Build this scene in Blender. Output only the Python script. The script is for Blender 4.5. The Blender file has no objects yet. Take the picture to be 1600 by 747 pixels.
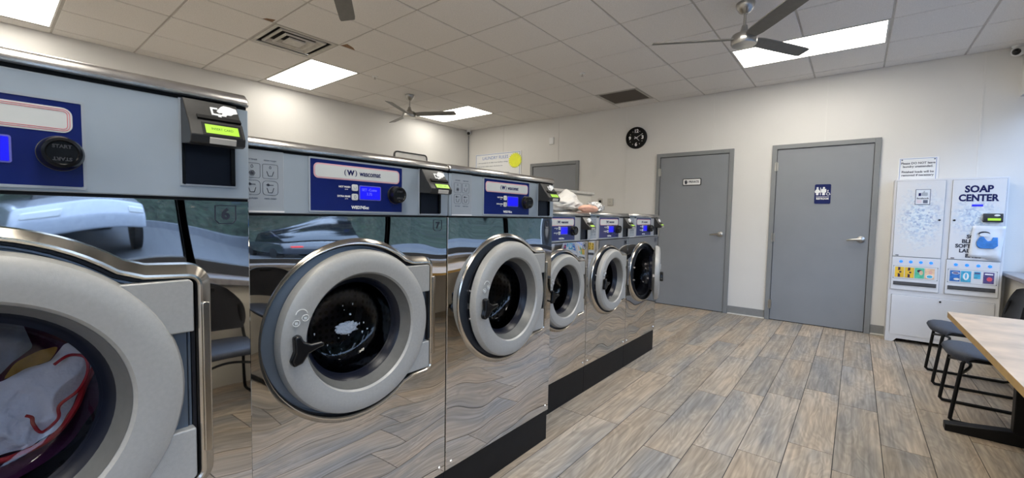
import bpy, bmesh, math, random
from mathutils import Vector, Matrix, noise
random.seed(7)
PI = math.pi
C = bpy.context.scene.collection
SC = bpy.context.scene

# ---------------------------------------------------------------- camera
CAM = Vector((2.559, -6.1847, 1.242)); YAW, PITCH, ROLL, FPX = 0.6774, -0.0547, 0.0181, 668.0
Fw = Vector((-math.sin(YAW)*math.cos(PITCH), math.cos(YAW)*math.cos(PITCH), math.sin(PITCH)))
R0 = Vector((math.cos(YAW), math.sin(YAW), 0)); U0 = R0.cross(Fw)
Rt = math.cos(ROLL)*R0 + math.sin(ROLL)*U0; Up = -math.sin(ROLL)*R0 + math.cos(ROLL)*U0
cd = bpy.data.cameras.new('camera'); cam = bpy.data.objects.new('camera', cd); C.objects.link(cam)
mw = Matrix((Rt, Up, -Fw)).transposed().to_4x4(); mw.translation = CAM; cam.matrix_world = mw
cd.sensor_fit = 'HORIZONTAL'; cd.sensor_width = 36; cd.lens = FPX/1600*36; cd.clip_start = 0.02; cd.clip_end = 300
SC.camera = cam

# ---------------------------------------------------------------- world, exposure
W = bpy.data.worlds.new('overcast_sky'); SC.world = W; W.use_nodes = True
wn = W.node_tree.nodes; wl = W.node_tree.links
bg = wn['Background']; bg.inputs[1].default_value = 2.3
tc = wn.new('ShaderNodeTexCoord'); nz = wn.new('ShaderNodeTexNoise'); nz.inputs['Scale'].default_value = 2.5; nz.inputs['Detail'].default_value = 6
cr = wn.new('ShaderNodeValToRGB'); cr.color_ramp.elements[0].position = .35; cr.color_ramp.elements[1].position = .7
cr.color_ramp.elements[0].color = (.42, .62, 1.0, 1); cr.color_ramp.elements[1].color = (.66, .80, 1.05, 1)
wl.new(tc.outputs['Generated'], nz.inputs['Vector']); wl.new(nz.outputs['Fac'], cr.inputs[0]); wl.new(cr.outputs[0], bg.inputs[0])
SC.view_settings.view_transform = 'Standard'; SC.view_settings.look = 'None'
SC.view_settings.exposure = 1.38; SC.view_settings.gamma = 1.0; SC.view_settings.use_curve_mapping = False
LAMP = 5.0          # emission of the ceiling panels

# room constants (metres; far wall at y=0, floor z=0)
ZC, XL, XR, YB = 2.919, -3.58, 3.70, -8.95
GX, GY, T = 0.8779, -0.2191, 0.6096

# ---------------------------------------------------------------- materials
def new_mat(name):
    m = bpy.data.materials.new(name); m.use_nodes = True
    return m, m.node_tree.nodes, m.node_tree.links, m.node_tree.nodes['Principled BSDF']
def col4(c): return (c[0], c[1], c[2], 1)
def mat(name, c, rough=.5, metal=0., var=.06, scale=18., bump=0., bscale=60., emis=None, estr=0., coat=0., spec=None):
    m, n, l, b = new_mat(name)
    b.inputs['Roughness'].default_value = rough; b.inputs['Metallic'].default_value = metal
    if coat: b.inputs['Coat Weight'].default_value = coat
    if spec is not None: b.inputs['Specular IOR Level'].default_value = spec
    t = n.new('ShaderNodeTexCoord')
    z = n.new('ShaderNodeTexNoise'); z.inputs['Scale'].default_value = scale; z.inputs['Detail'].default_value = 4
    l.new(t.outputs['Object'], z.inputs['Vector'])
    r = n.new('ShaderNodeValToRGB'); r.color_ramp.elements[0].position = .3; r.color_ramp.elements[1].position = .7
    r.color_ramp.elements[0].color = col4([v*(1-var) for v in c]); r.color_ramp.elements[1].color = col4([v*(1+var) for v in c])
    l.new(z.outputs['Fac'], r.inputs[0]); l.new(r.outputs[0], b.inputs['Base Color'])
    if bump:
        z2 = n.new('ShaderNodeTexNoise'); z2.inputs['Scale'].default_value = bscale; z2.inputs['Detail'].default_value = 3
        l.new(t.outputs['Object'], z2.inputs['Vector'])
        bp = n.new('ShaderNodeBump'); bp.inputs['Strength'].default_value = 1; bp.inputs['Distance'].default_value = bump
        l.new(z2.outputs['Fac'], bp.inputs['Height']); l.new(bp.outputs[0], b.inputs['Normal'])
    if emis:
        b.inputs['Emission Color'].default_value = col4(emis); b.inputs['Emission Strength'].default_value = estr
    return m
def glass_mat(name, tint, refl=.03, edge=.5, rough=.0):
    m, n, l, b = new_mat(name); n.remove(b)
    out = [k for k in n if k.type == 'OUTPUT_MATERIAL'][0]
    tr = n.new('ShaderNodeBsdfTransparent'); tr.inputs[0].default_value = col4(tint)
    gl = n.new('ShaderNodeBsdfGlossy'); gl.inputs['Roughness'].default_value = rough; gl.inputs[0].default_value = (1, 1, 1, 1)
    lw = n.new('ShaderNodeLayerWeight'); lw.inputs[0].default_value = .5
    pw = n.new('ShaderNodeMath'); pw.operation = 'POWER'; pw.inputs[1].default_value = 5
    mr = n.new('ShaderNodeMath'); mr.operation = 'MULTIPLY_ADD'; mr.inputs[1].default_value = edge; mr.inputs[2].default_value = refl; mr.use_clamp = True
    mx = n.new('ShaderNodeMixShader')
    l.new(lw.outputs['Facing'], pw.inputs[0]); l.new(pw.outputs[0], mr.inputs[0]); l.new(mr.outputs[0], mx.inputs[0]); l.new(tr.outputs[0], mx.inputs[1]); l.new(gl.outputs[0], mx.inputs[2])
    l.new(mx.outputs[0], out.inputs[0]); return m

def plank_mat():
    m, n, l, b = new_mat('wood_look_tile')
    b.inputs['Roughness'].default_value = .46; b.inputs['Specular IOR Level'].default_value = .32
    t = n.new('ShaderNodeTexCoord'); oi = n.new('ShaderNodeObjectInfo')
    mul = n.new('ShaderNodeMath'); mul.operation = 'MULTIPLY'; mul.inputs[1].default_value = 57.
    l.new(oi.outputs['Random'], mul.inputs[0])
    cx = n.new('ShaderNodeCombineXYZ'); l.new(mul.outputs[0], cx.inputs[0]); l.new(mul.outputs[0], cx.inputs[1]); l.new(mul.outputs[0], cx.inputs[2])
    ad = n.new('ShaderNodeVectorMath'); ad.operation = 'ADD'
    l.new(t.outputs['Object'], ad.inputs[0]); l.new(cx.outputs[0], ad.inputs[1])
    mp = n.new('ShaderNodeMapping'); mp.inputs['Scale'].default_value = (5.0, 1.05, 1)
    l.new(ad.outputs[0], mp.inputs[0])
    # swirling growth figure: noise warped by noise
    n1 = n.new('ShaderNodeTexNoise'); n1.inputs['Scale'].default_value = 1.3; n1.inputs['Detail'].default_value = 2; n1.inputs['Distortion'].default_value = 1.6
    l.new(mp.outputs[0], n1.inputs['Vector'])
    wv = n.new('ShaderNodeMath'); wv.operation = 'MULTIPLY'; wv.inputs[1].default_value = 48.; l.new(n1.outputs['Fac'], wv.inputs[0])
    sn = n.new('ShaderNodeMath'); sn.operation = 'SINE'; l.new(wv.outputs[0], sn.inputs[0])
    mp2 = n.new('ShaderNodeMapping'); mp2.inputs['Scale'].default_value = (46, 1.9, 1); l.new(ad.outputs[0], mp2.inputs[0])
    n2 = n.new('ShaderNodeTexNoise'); n2.inputs['Scale'].default_value = 1.4; n2.inputs['Detail'].default_value = 5; l.new(mp2.outputs[0], n2.inputs['Vector'])
    n3 = n.new('ShaderNodeTexNoise'); n3.inputs['Scale'].default_value = .9; n3.inputs['Detail'].default_value = 3; l.new(mp.outputs[0], n3.inputs['Vector'])
    r3 = n.new('ShaderNodeValToRGB'); e = r3.color_ramp.elements
    e[0].position = .36; e[0].color = (.285, .262, .235, 1); e[1].position = .66; e[1].color = (.43, .335, .24, 1)
    k = e.new(.5); k.color = (.40, .335, .262, 1)
    l.new(n3.outputs['Fac'], r3.inputs[0])
    # per-plank tone
    mr = n.new('ShaderNodeMapRange'); mr.inputs[3].default_value = .88; mr.inputs[4].default_value = 1.14; l.new(oi.outputs['Random'], mr.inputs[0])
    def fac(sock, lo, hi, a, bb):
        q = n.new('ShaderNodeMapRange'); q.inputs[1].default_value = lo; q.inputs[2].default_value = hi; q.inputs[3].default_value = a; q.inputs[4].default_value = bb
        l.new(sock, q.inputs[0]); return q.outputs[0]
    def mm(a, bb):
        q = n.new('ShaderNodeMath'); q.operation = 'MULTIPLY'; l.new(a, q.inputs[0]); l.new(bb, q.inputs[1]); return q.outputs[0]
    f = mm(mm(fac(sn.outputs[0], -1, 1, .86, 1.06), fac(n2.outputs['Fac'], .28, .72, .66, 1.24)), mr.outputs[0])
    vs = n.new('ShaderNodeVectorMath'); vs.operation = 'SCALE'; l.new(r3.outputs[0], vs.inputs[0]); l.new(f, vs.inputs['Scale'])
    # knots
    vo = n.new('ShaderNodeTexVoronoi'); vo.inputs['Scale'].default_value = 1.05; l.new(mp.outputs[0], vo.inputs['Vector'])
    kn = fac(vo.outputs['Distance'], .03, .12, .55, 1.)
    vs2 = n.new('ShaderNodeVectorMath'); vs2.operation = 'SCALE'; l.new(vs.outputs[0], vs2.inputs[0]); l.new(kn, vs2.inputs['Scale'])
    l.new(vs2.outputs[0], b.inputs['Base Color'])
    bp = n.new('ShaderNodeBump'); bp.inputs['Distance'].default_value = .0006; bp.inputs['Strength'].default_value = .6
    l.new(n2.outputs['Fac'], bp.inputs['Height']); l.new(bp.outputs[0], b.inputs['Normal'])
    return m

def steel_mirror():
    m, n, l, b = new_mat('polished_stainless')
    b.inputs['Metallic'].default_value = 1; b.inputs['Roughness'].default_value = .018
    b.inputs['Base Color'].default_value = (.585, .57, .55, 1)
    t = n.new('ShaderNodeTexCoord'); oi = n.new('ShaderNodeObjectInfo')
    ad = n.new('ShaderNodeVectorMath'); ad.operation = 'ADD'; l.new(t.outputs['Object'], ad.inputs[0])
    sc = n.new('ShaderNodeMath'); sc.operation = 'MULTIPLY'; sc.inputs[1].default_value = 31.; l.new(oi.outputs['Random'], sc.inputs[0])
    l.new(sc.outputs[0], ad.inputs[1])
    z = n.new('ShaderNodeTexNoise'); z.inputs['Scale'].default_value = 2.3; z.inputs['Detail'].default_value = .5; l.new(ad.outputs[0], z.inputs['Vector'])
    bp = n.new('ShaderNodeBump'); bp.inputs['Strength'].default_value = 1; bp.inputs['Distance'].default_value = .018
    l.new(z.outputs['Fac'], bp.inputs['Height']); l.new(bp.outputs[0], b.inputs['Normal'])
    return m

def print_burst_mat(name, base, cx, cz, rx, rz):
    """white enamel with a printed cluster of pale blue soap crystals (object space x,z)"""
    m, n, l, b = new_mat(name); b.inputs['Roughness'].default_value = .3
    t = n.new('ShaderNodeTexCoord'); sp = n.new('ShaderNodeSeparateXYZ'); l.new(t.outputs['Object'], sp.inputs[0])
    def mth(op, a, v=None):
        q = n.new('ShaderNodeMath'); q.operation = op
        if hasattr(a, 'links'): l.new(a, q.inputs[0])
        else: q.inputs[0].default_value = a
        if v is not None:
            if hasattr(v, 'links'): l.new(v, q.inputs[1])
            else: q.inputs[1].default_value = v
        return q.outputs[0]
    dx = mth('DIVIDE', mth('SUBTRACT', sp.outputs[0], cx), rx); dz = mth('DIVIDE', mth('SUBTRACT', sp.outputs[2], cz), rz)
    rr = mth('SQRT', mth('ADD', mth('MULTIPLY', dx, dx), mth('MULTIPLY', dz, dz)))
    z = n.new('ShaderNodeTexNoise'); z.inputs['Scale'].default_value = 26; z.inputs['Detail'].default_value = 2; l.new(t.outputs['Object'], z.inputs['Vector'])
    edge = mth('ADD', rr, mth('MULTIPLY', mth('SUBTRACT', z.outputs['Fac'], .5), 1.0))
    mask = n.new('ShaderNodeMapRange'); mask.inputs[1].default_value = .25; mask.inputs[2].default_value = 1.; mask.inputs[3].default_value = .9; mask.inputs[4].default_value = 0.
    l.new(edge, mask.inputs[0])
    v = n.new('ShaderNodeTexVoronoi'); v.inputs['Scale'].default_value = 62; l.new(t.outputs['Object'], v.inputs['Vector'])
    r = n.new('ShaderNodeValToRGB'); e = r.color_ramp.elements
    e[0].position = .0; e[0].color = (.20, .27, .50, 1); e[1].position = 1; e[1].color = (.62, .76, .84, 1)
    k = e.new(.35); k.color = (.45, .58, .74, 1); k = e.new(.7); k.color = (.75, .82, .88, 1)
    l.new(v.outputs['Color'], r.inputs[0])
    mx = n.new('ShaderNodeMix'); mx.data_type = 'RGBA'; l.new(mask.outputs[0], mx.inputs['Factor'])
    mx.inputs['A'].default_value = col4(base); l.new(r.outputs[0], mx.inputs['B']); l.new(mx.outputs['Result'], b.inputs['Base Color'])
    return m

def drum_mat():
    m, n, l, b = new_mat('perforated_drum'); b.inputs['Metallic'].default_value = 1; b.inputs['Roughness'].default_value = .3
    t = n.new('ShaderNodeTexCoord'); v = n.new('ShaderNodeTexVoronoi'); v.inputs['Scale'].default_value = 38; v.inputs['Randomness'].default_value = .12
    l.new(t.outputs['Object'], v.inputs['Vector'])
    r = n.new('ShaderNodeValToRGB'); e = r.color_ramp.elements
    e[0].position = .26; e[0].color = (.006, .006, .008, 1); e[1].position = .33; e[1].color = (.045, .048, .055, 1)
    l.new(v.outputs['Distance'], r.inputs[0]); l.new(r.outputs[0], b.inputs['Base Color']); return m

MT = dict(
 wall=mat('painted_wall_panel', (.70, .69, .67), .45, var=.015, scale=3, bump=.0006, bscale=90),
 wallB=mat('painted_wall_beige', (.62, .58, .50), .5, var=.03, scale=3),
 tile=mat('acoustic_tile', (.77, .75, .73), .9, var=.09, scale=160, bump=.0015, bscale=220),
 grid=mat('ceiling_grid_metal', (.46, .44, .41), .5, var=.1, scale=8),
 plenum=mat('ceiling_slab', (.10, .10, .10), .9),
 plank=plank_mat(), grout=mat('dark_grout', (.055, .05, .045), .9, var=.2, scale=30),
 doorg=mat('grey_door_paint', (.235, .25, .275), .42, var=.03, scale=4, bump=.0004, bscale=120),
 frameg=mat('grey_frame_paint', (.215, .225, .235), .4, var=.04, scale=6),
 vinyl=mat('grey_vinyl_base', (.23, .235, .24), .5, var=.06),
 caulk=mat('pale_caulk', (.72, .71, .66), .7), seam=mat('wall_batten', (.72, .71, .69), .4, var=.02),
 mirror=steel_mirror(),
 cab=mat('grey_blue_panel', (.40, .46, .52), .42, metal=.3, var=.04, scale=9, bump=.00006, bscale=400),
 cab2=mat('silver_grey_panel', (.54, .55, .57), .42, metal=.3, var=.03, scale=9),
 cabdark=mat('cabinet_side', (.12, .13, .14), .5, metal=.3),
 steel=mat('brushed_steel_lid', (.50, .48, .46), .24, metal=1, var=.08, scale=25, bump=.0004, bscale=40),
 chrome=mat('chrome_bezel', (.55, .51, .45), .20, metal=1, var=.05, scale=12),
 bolt=mat('bright_bolt', (.75, .75, .76), .2, metal=1),
 collar=mat('shaded_grey_collar', (.19, .188, .178), .4, metal=.3, var=.05, scale=60), ring=mat('cast_grey_ring', (.42, .415, .395), .45, metal=.25, var=.04, scale=120, bump=.0003, bscale=500),  # collar: ring grey darkened, the shade of the inner wall put into its colour
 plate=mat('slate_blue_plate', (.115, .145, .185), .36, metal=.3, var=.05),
 rubber=mat('black_rubber', (.012, .013, .018), .32, var=.2), navyrub=mat('navy_rubber', (.006, .008, .017), .3, var=.2, spec=.3),
 black=mat('black_plastic', (.006, .006, .007), .22, var=.2, scale=40, spec=.35), blackm=mat('matt_black', (.0055, .0055, .006), .5, var=.2, spec=.22),
 charcoal=mat('charcoal_plastic', (.020, .0195, .019), .38, var=.12, scale=60, bump=.00005, bscale=400),
 navy=mat('navy_fascia', (.006, .014, .135), .16, var=.12, scale=10, coat=.15),
 plateW=mat('white_nameplate', (.66, .68, .67), .35, var=.02), pink=mat('pink_edging', (.72, .42, .47), .4, var=.04), redline=mat('red_pinstripe', (.70, .10, .14), .4),
 lcd=mat('blue_lcd', (.004, .004, .12), .3, emis=(.006, .004, .80), estr=.42), lcdtxt=mat('lcd_text', (.1, .1, .4), .4, emis=(.12, .12, 1.), estr=.42), knobtx=mat('knob_print', (.045, .045, .05), .5),
 lcdrim=mat('lcd_rim', (.16, .16, .55), .3), green=mat('green_lcd', (.20, .4, .02), .4, emis=(.36, .62, .03), estr=.32), greentx=mat('green_lcd_text', (.05, .12, .01), .5),
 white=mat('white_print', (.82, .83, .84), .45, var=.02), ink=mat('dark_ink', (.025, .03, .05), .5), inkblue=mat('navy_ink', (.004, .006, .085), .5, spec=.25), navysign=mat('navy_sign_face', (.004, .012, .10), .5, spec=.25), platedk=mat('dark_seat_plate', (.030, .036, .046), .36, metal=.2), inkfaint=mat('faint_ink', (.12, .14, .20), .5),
 button=mat('pale_button', (.66, .68, .68), .4), soapl=mat('pale_grey_panel', (.40, .44, .49), .38, metal=.25, var=.03),
 glassd=glass_mat('smoked_door_glass', (.72, .72, .76), .025, .35), glassw=glass_mat('window_glass', (.92, .95, .97), .03, .6),
 drum=drum_mat(), foam=mat('white_foam', (.85, .86, .88), .8, var=.05, scale=80, bump=.004, bscale=120),
 lamp=mat('lit_diffuser', (.9, .88, .82), .5, var=.01, emis=(1., .95, .85), estr=LAMP*1.2), lampl=mat('lit_diffuser_weaker', (.9, .88, .82), .5, var=.01, emis=(1., .95, .85), estr=LAMP*.62), lampfr=mat('lamp_frame', (.75, .74, .72), .4),
 nickel=mat('brushed_nickel', (.46, .45, .43), .28, metal=1, var=.06), blade=mat('dark_grey_blade', (.14, .138, .13), .45, var=.08, scale=30),
 ventw=mat('vent_grey_white', (.52, .50, .46), .5, var=.1, scale=20), ventd=mat('vent_dark', (.02, .02, .02), .8), brown=mat('brown_return_grille', (.085, .07, .058), .7, var=.25, scale=220),
 stain=mat('rusty_stain', (.24, .14, .075), .9, var=.3, scale=40),
 enamel=mat('white_enamel', (.66, .67, .70), .3, var=.02, scale=5), enamel2=mat('white_enamel_face', (.70, .71, .74), .28, var=.015),
 cardw=mat('white_sign_board', (.80, .81, .82), .35, var=.015), yellow=mat('fluorescent_yellow', (.83, .88, .03), .5, emis=None), blueline=mat('sign_blue_line', (.16, .26, .55), .4),
 led=mat('blue_led', (.02, .12, .6), .3, emis=(.01, .17, 1.), estr=.55), pitd=mat('dispenser_slot', (.07, .07, .075), .5, var=.2),
 fabric=mat('slate_blue_seat', (.030, .036, .052), .6, var=.22, scale=110, bump=.001, bscale=180), plasticc=mat('black_chair_shell', (.010, .010, .012), .45, var=.2, scale=50, spec=.3),
 lam=mat('beige_laminate', (.50, .37, .25), .42, var=.20, scale=7), lamedge=mat('amber_table_edge', (.42, .26, .075), .45, var=.12, scale=20),
 stone=mat('grey_stone_sill', (.27, .26, .27), .4, var=.15, scale=30), alum=mat('dark_window_frame', (.07, .075, .085), .4, metal=.3),
 bag=mat('white_plastic_bag', (.78, .76, .72), .35, var=.05, scale=9, bump=.006, bscale=28), bago=mat('peach_plastic_bag', (.80, .44, .32), .4, var=.2, scale=10, bump=.006, bscale=28),
 foil=mat('crumpled_foil', (.80, .80, .80), .25, metal=.8, bump=.02, bscale=45),
 asphalt=mat('asphalt', (.12, .125, .135), .9, var=.25, scale=60), kerb=mat('pale_kerb', (.16, .17, .19), .8), paintl=mat('road_paint', (.7, .7, .7), .7),
 grass=mat('grass_bank', (.022, .034, .020), .95, var=.6, scale=5, bump=.2, bscale=2), leaf1=mat('leafy_crown', (.016, .028, .014), .9, var=.75, scale=7, bump=.06, bscale=9), leaf2=mat('pale_leafy_crown', (.035, .048, .018), .9, var=.7, scale=7, bump=.06, bscale=9),
 bark=mat('tree_bark', (.06, .045, .035), .9, var=.3), carw=mat('white_car_paint', (.42, .45, .50), .2, coat=1), card=mat('dark_car_paint', (.03, .035, .045), .2, coat=1),
 carglass=mat('car_glass', (.01, .012, .015), .08), tyre=mat('tyre_rubber', (.012, .012, .012), .8), taill=mat('red_tail_lamp', (.6, .02, .02), .3, emis=(1, .05, .03), estr=.25),
 clothw=mat('white_garment', (.80, .79, .80), .85, var=.12, scale=10, bump=.01, bscale=26), clothr=mat('red_garment_trim', (.52, .012, .02), .8, var=.2), clothp=mat('plum_garment', (.10, .012, .05), .85, var=.3, scale=9, bump=.01, bscale=24),
 clothy=mat('mustard_garment', (.36, .19, .03), .85, var=.3, bump=.01, bscale=24), clothg=mat('grey_garment', (.20, .22, .25), .85, var=.3, bump=.01, bscale=24),
 packY=mat('yellow_pack', (.80, .52, .04), .4, var=.08), packB=mat('blue_pack', (.03, .16, .48), .4, var=.3, scale=40), packC=mat('cyan_pack', (.06, .38, .58), .4, var=.25, scale=40), packG=mat('green_pack', (.10, .52, .32), .4, var=.25, scale=40),
 packP=mat('peach_pack', (.80, .55, .36), .4, var=.2, scale=30), packV=mat('violet_pack', (.09, .07, .22), .4, var=.4, scale=50), packD=mat('dark_purple_print', (.05, .015, .05), .4), skin=mat('pink_print', (.75, .42, .35), .5),
 bluebag=mat('blue_laundry_bag', (.035, .20, .58), .45, var=.25, scale=20, bump=.004, bscale=40), poster=mat('white_poster', (.72, .76, .82), .3, var=.04, scale=14), tape=mat('masking_tape', (.75, .72, .66), .5),
)

# ---------------------------------------------------------------- mesh helpers
class MB:
    def __init__(s): s.v = []; s.f = []
    def add(s, vs, fs):
        o = len(s.v); s.v += [tuple(v) for v in vs]; s.f += [tuple(i+o for i in f) for f in fs]; return s
    def box(s, x0, x1, y0, y1, z0, z1):
        v = [(x, y, z) for x in (x0, x1) for y in (y0, y1) for z in (z0, z1)]
        return s.add(v, [(0, 1, 3, 2), (4, 6, 7, 5), (0, 4, 5, 1), (2, 3, 7, 6), (0, 2, 6, 4), (1, 5, 7, 3)])
    def prism(s, poly, a, b, ax='x'):
        """poly of 2D points extruded from a to b along ax; 2D = the other two axes in order"""
        def p(q, t):
            return {'x': (t, q[0], q[1]), 'y': (q[0], t, q[1]), 'z': (q[0], q[1], t)}[ax]
        n = len(poly); v = [p(q, a) for q in poly]+[p(q, b) for q in poly]
        f = [tuple(range(n))[::-1], tuple(range(n, 2*n))]+[(i, (i+1) % n, (i+1) % n+n, i+n) for i in range(n)]
        return s.add(v, f)
    def lathe(s, prof, seg=48, c=(0, 0, 0), ax='x', close=False):
        """prof: (r, t) pairs turned about axis ax through c"""
        v = []; n = len(prof)
        for k in range(seg):
            a = 2*PI*k/seg; ca, sa = math.cos(a), math.sin(a)
            for r, t in prof:
                q = {'x': (t, r*ca, r*sa), 'y': (r*ca, t, r*sa), 'z': (r*ca, r*sa, t)}[ax]
                v.append((q[0]+c[0], q[1]+c[1], q[2]+c[2]))
        f = []
        for k in range(seg):
            k2 = (k+1) % seg
            for i in range(n if close else n-1):
                j = (i+1) % n; f.append((k*n+i, k2*n+i, k2*n+j, k*n+j))
        return s.add(v, f)
    def tube(s, pts, r, seg=8, closed=False):
        P = [Vector(p) for p in pts]; n = len(P); v = []
        ref = None
        for i in range(n):
            a = P[i-1] if (i or closed) else P[i]; b = P[(i+1) % n] if (i < n-1 or closed) else P[i]
            d = (b-a).normalized()
            if ref is None: ref = Vector((0, 0, 1)) if abs(d.z) < .9 else Vector((1, 0, 0))
            u = (ref-d*ref.dot(d))
            if u.length < 1e-4: u = d.orthogonal()
            u.normalize(); ref = u; w = d.cross(u)
            rr = r[i] if isinstance(r, (list, tuple)) else r
            for k in range(seg):
                t = 2*PI*k/seg; v.append(P[i]+(u*math.cos(t)+w*math.sin(t))*rr)
        f = []
        for i in range(n if closed else n-1):
            j = (i+1) % n
            for k in range(seg): f.append((i*seg+k, i*seg+(k+1) % seg, j*seg+(k+1) % seg, j*seg+k))
        if not closed: f += [tuple(range(seg))[::-1], tuple(range((n-1)*seg, n*seg))]
        return s.add(v, f)
    def build(s, name, m, parent=None, loc=None, smooth=35, bevel=0, rot=None):
        me = bpy.data.meshes.new(name); me.from_pydata([tuple(v) for v in s.v], [], s.f); me.update()
        bm = bmesh.new(); bm.from_mesh(me); bmesh.ops.recalc_face_normals(bm, faces=bm.faces); bm.to_mesh(me); bm.free()
        if smooth:
            me.shade_smooth(); me.set_sharp_from_angle(angle=math.radians(smooth))
        me.materials.append(MT[m] if isinstance(m, str) else m)
        o = bpy.data.objects.new(name, me); C.objects.link(o)
        if parent: o.parent = parent
        if loc: o.location = loc
        if rot: o.rotation_euler = rot
        if bevel:
            b = o.modifiers.new('bevel', 'BEVEL'); b.width = bevel; b.segments = 2; b.limit_method = 'ANGLE'
        return o
def link(me, name, parent=None, loc=None, rot=None):
    o = bpy.data.objects.new(name, me); C.objects.link(o)
    if parent: o.parent = parent
    if loc: o.location = loc
    if rot: o.rotation_euler = rot
    return o
def tag(o, label, cat, group=None):
    o['label'] = label; o['category'] = cat
    if group: o['group'] = group
    return o
def thing(name, label, cat, loc=(0, 0, 0), rz=0, group=None):
    o = bpy.data.objects.new(name, None); C.objects.link(o); o.empty_display_size = .1
    o.location = loc; o.rotation_euler = (0, 0, rz); return tag(o, label, cat, group)
def struct(o): o['kind'] = 'structure'; return o
FARROT = (PI/2, 0, 0); WROT = (PI/2, 0, PI/2)
_tx = {}
def text(name, body, size, m, parent, loc, rot, bold=0., extr=.0006, align='CENTER', sx=1., label=None, shear=0.):
    key = (body, size, m, bold, extr, align, sx, shear)
    if key not in _tx:
        cu = bpy.data.curves.new('t', 'FONT'); cu.body = body; cu.size = size; cu.extrude = extr; cu.offset = bold; cu.align_x = align; cu.align_y = 'CENTER'
        cu.resolution_u = 3; cu.shear = shear; cu.space_line = .95
        to = bpy.data.objects.new('t', cu); C.objects.link(to)
        me = bpy.data.meshes.new_from_object(to); me.name = name
        if sx != 1: me.transform(Matrix.Diagonal((sx, 1, 1, 1)))
        bpy.data.objects.remove(to); bpy.data.curves.remove(cu)
        me.materials.clear(); me.materials.append(MT[m]); _tx[key] = me
    return link(_tx[key], name, parent, loc, rot)
def rrect(x0, x1, y0, y1, r, n=5):
    pts = []
    for cx, cy, a0 in ((x1-r, y1-r, 0), (x0+r, y1-r, 90), (x0+r, y0+r, 180), (x1-r, y0+r, 270)):
        for k in range(n+1):
            a = math.radians(a0+90*k/n); pts.append((cx+r*math.cos(a), cy+r*math.sin(a)))
    return pts
def outline(mb, poly, wdt, t0, t1, ax='x'):
    """a thin frame following poly (inset by wdt), extruded t0..t1"""
    n = len(poly); ins = offset(poly, wdt)
    def p(q, t): return {'x': (t, q[0], q[1]), 'y': (q[0], t, q[1]), 'z': (q[0], q[1], t)}[ax]
    v = []
    for i in range(n): v += [p(poly[i], t0), p(poly[i], t1), p(ins[i], t1), p(ins[i], t0)]
    f = []
    for i in range(n):
        j = (i+1) % n
        for k in range(4): f.append((i*4+k, j*4+k, j*4+(k+1) % 4, i*4+(k+1) % 4))
    return mb.add(v, f)
def offset(poly, d):
    n = len(poly); out = []
    for i in range(n):
        a = Vector(poly[i-1]); b = Vector(poly[i]); c = Vector(poly[(i+1) % n])
        d1 = (b-a); d2 = (c-b)
        if d1.length < 1e-9: d1 = d2
        if d2.length < 1e-9: d2 = d1
        d1.normalize(); d2.normalize()
        n1 = Vector((-d1.y, d1.x)); n2 = Vector((-d2.y, d2.x)); m = n1+n2
        m.normalize(); k = (d[i] if isinstance(d, list) else d)/max(.5, m.dot(n1)); q = b+m*k; out.append((q.x, q.y))
    return out
def blob(name, m, c, r, amp, fq, seed, flat=None, sub=4, parent=None, sharp=0):
    bm = bmesh.new(); bmesh.ops.create_icosphere(bm, subdivisions=sub, radius=1)
    off = Vector((seed*3.7, seed*1.3, -seed*2.1))
    for v in bm.verts:
        d = v.co.normalized(); k = 1+amp*(noise.noise(d*fq+off)+.5*noise.noise(d*fq*2.3+off))
        v.co = Vector((d.x*r[0]*k, d.y*r[1]*k, d.z*r[2]*k))
        if flat is not None and v.co.z < flat: v.co.z = flat
    me = bpy.data.meshes.new(name); bm.to_mesh(me); bm.free()
    if not sharp: me.shade_smooth()
    me.materials.append(MT[m]); return link(me, name, parent, c)

# ================================================================= STRUCTURE
# ---- floor: dark bed plus wood-look planks 0.203 x 1.0
floor = struct(MB().box(XL-.1, XR+.1, YB-.1, .1, -.06, -.0025).build('floor', 'grout'))
PW, PL = .2032, 1.0
pm = MB().box(-PW/2+.0022, PW/2-.0022, -PL/2+.0022, PL/2-.0022, -.02, 0).build('plank', 'plank', floor, bevel=0)
proto_plank = pm.data; bpy.data.objects.remove(pm)
JO = {-2: -.82, -1: -.49, 0: -.95, 1: -.76, 2: -.65, 3: -.377, 4: -.55, 5: -.068}
stuffm = MB()
k0 = int(math.floor((XL-1.708)/PW)); k1 = int(math.ceil((XR-1.708)/PW))
_pc = {}
for k in range(k0, k1+1):
    xc = 1.708+(k+.5)*PW
    xa, xb = max(XL, xc-PW/2), min(XR, xc+PW/2)
    if xb-xa < .02: continue
    off = JO.get(k, -((k*.382) % 1.0))
    j = 0
    while True:
        y1 = off+1-j; y0 = y1-1; j += 1
        if y1 <= YB: break
        a, b = max(y0, YB), min(y1, 0)
        if b-a < .02: continue
        if xb > 1.0 and b > -7.2:
            full = (b-a > .999 and xb-xa > PW-.001)
            if full: link(proto_plank, 'plank', floor, (xc, (a+b)/2, 0))
            else:
                key = (round(b-a, 3), round(xb-xa, 3))
                if key not in _pc:
                    h, w = (b-a)/2-.0022, (xb-xa)/2-.0022
                    q = MB().box(-w, w, -h, h, -.02, 0).build('plank', 'plank'); _pc[key] = q.data; bpy.data.objects.remove(q)
                link(_pc[key], 'plank', floor, ((xa+xb)/2, (a+b)/2, 0))
        else:
            stuffm.box(xa+.0022, xb-.0022, a+.0022, b-.0022, -.02, 0)
so = stuffm.build('far_planks', 'plank', floor); so['kind'] = 'stuff'

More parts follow.
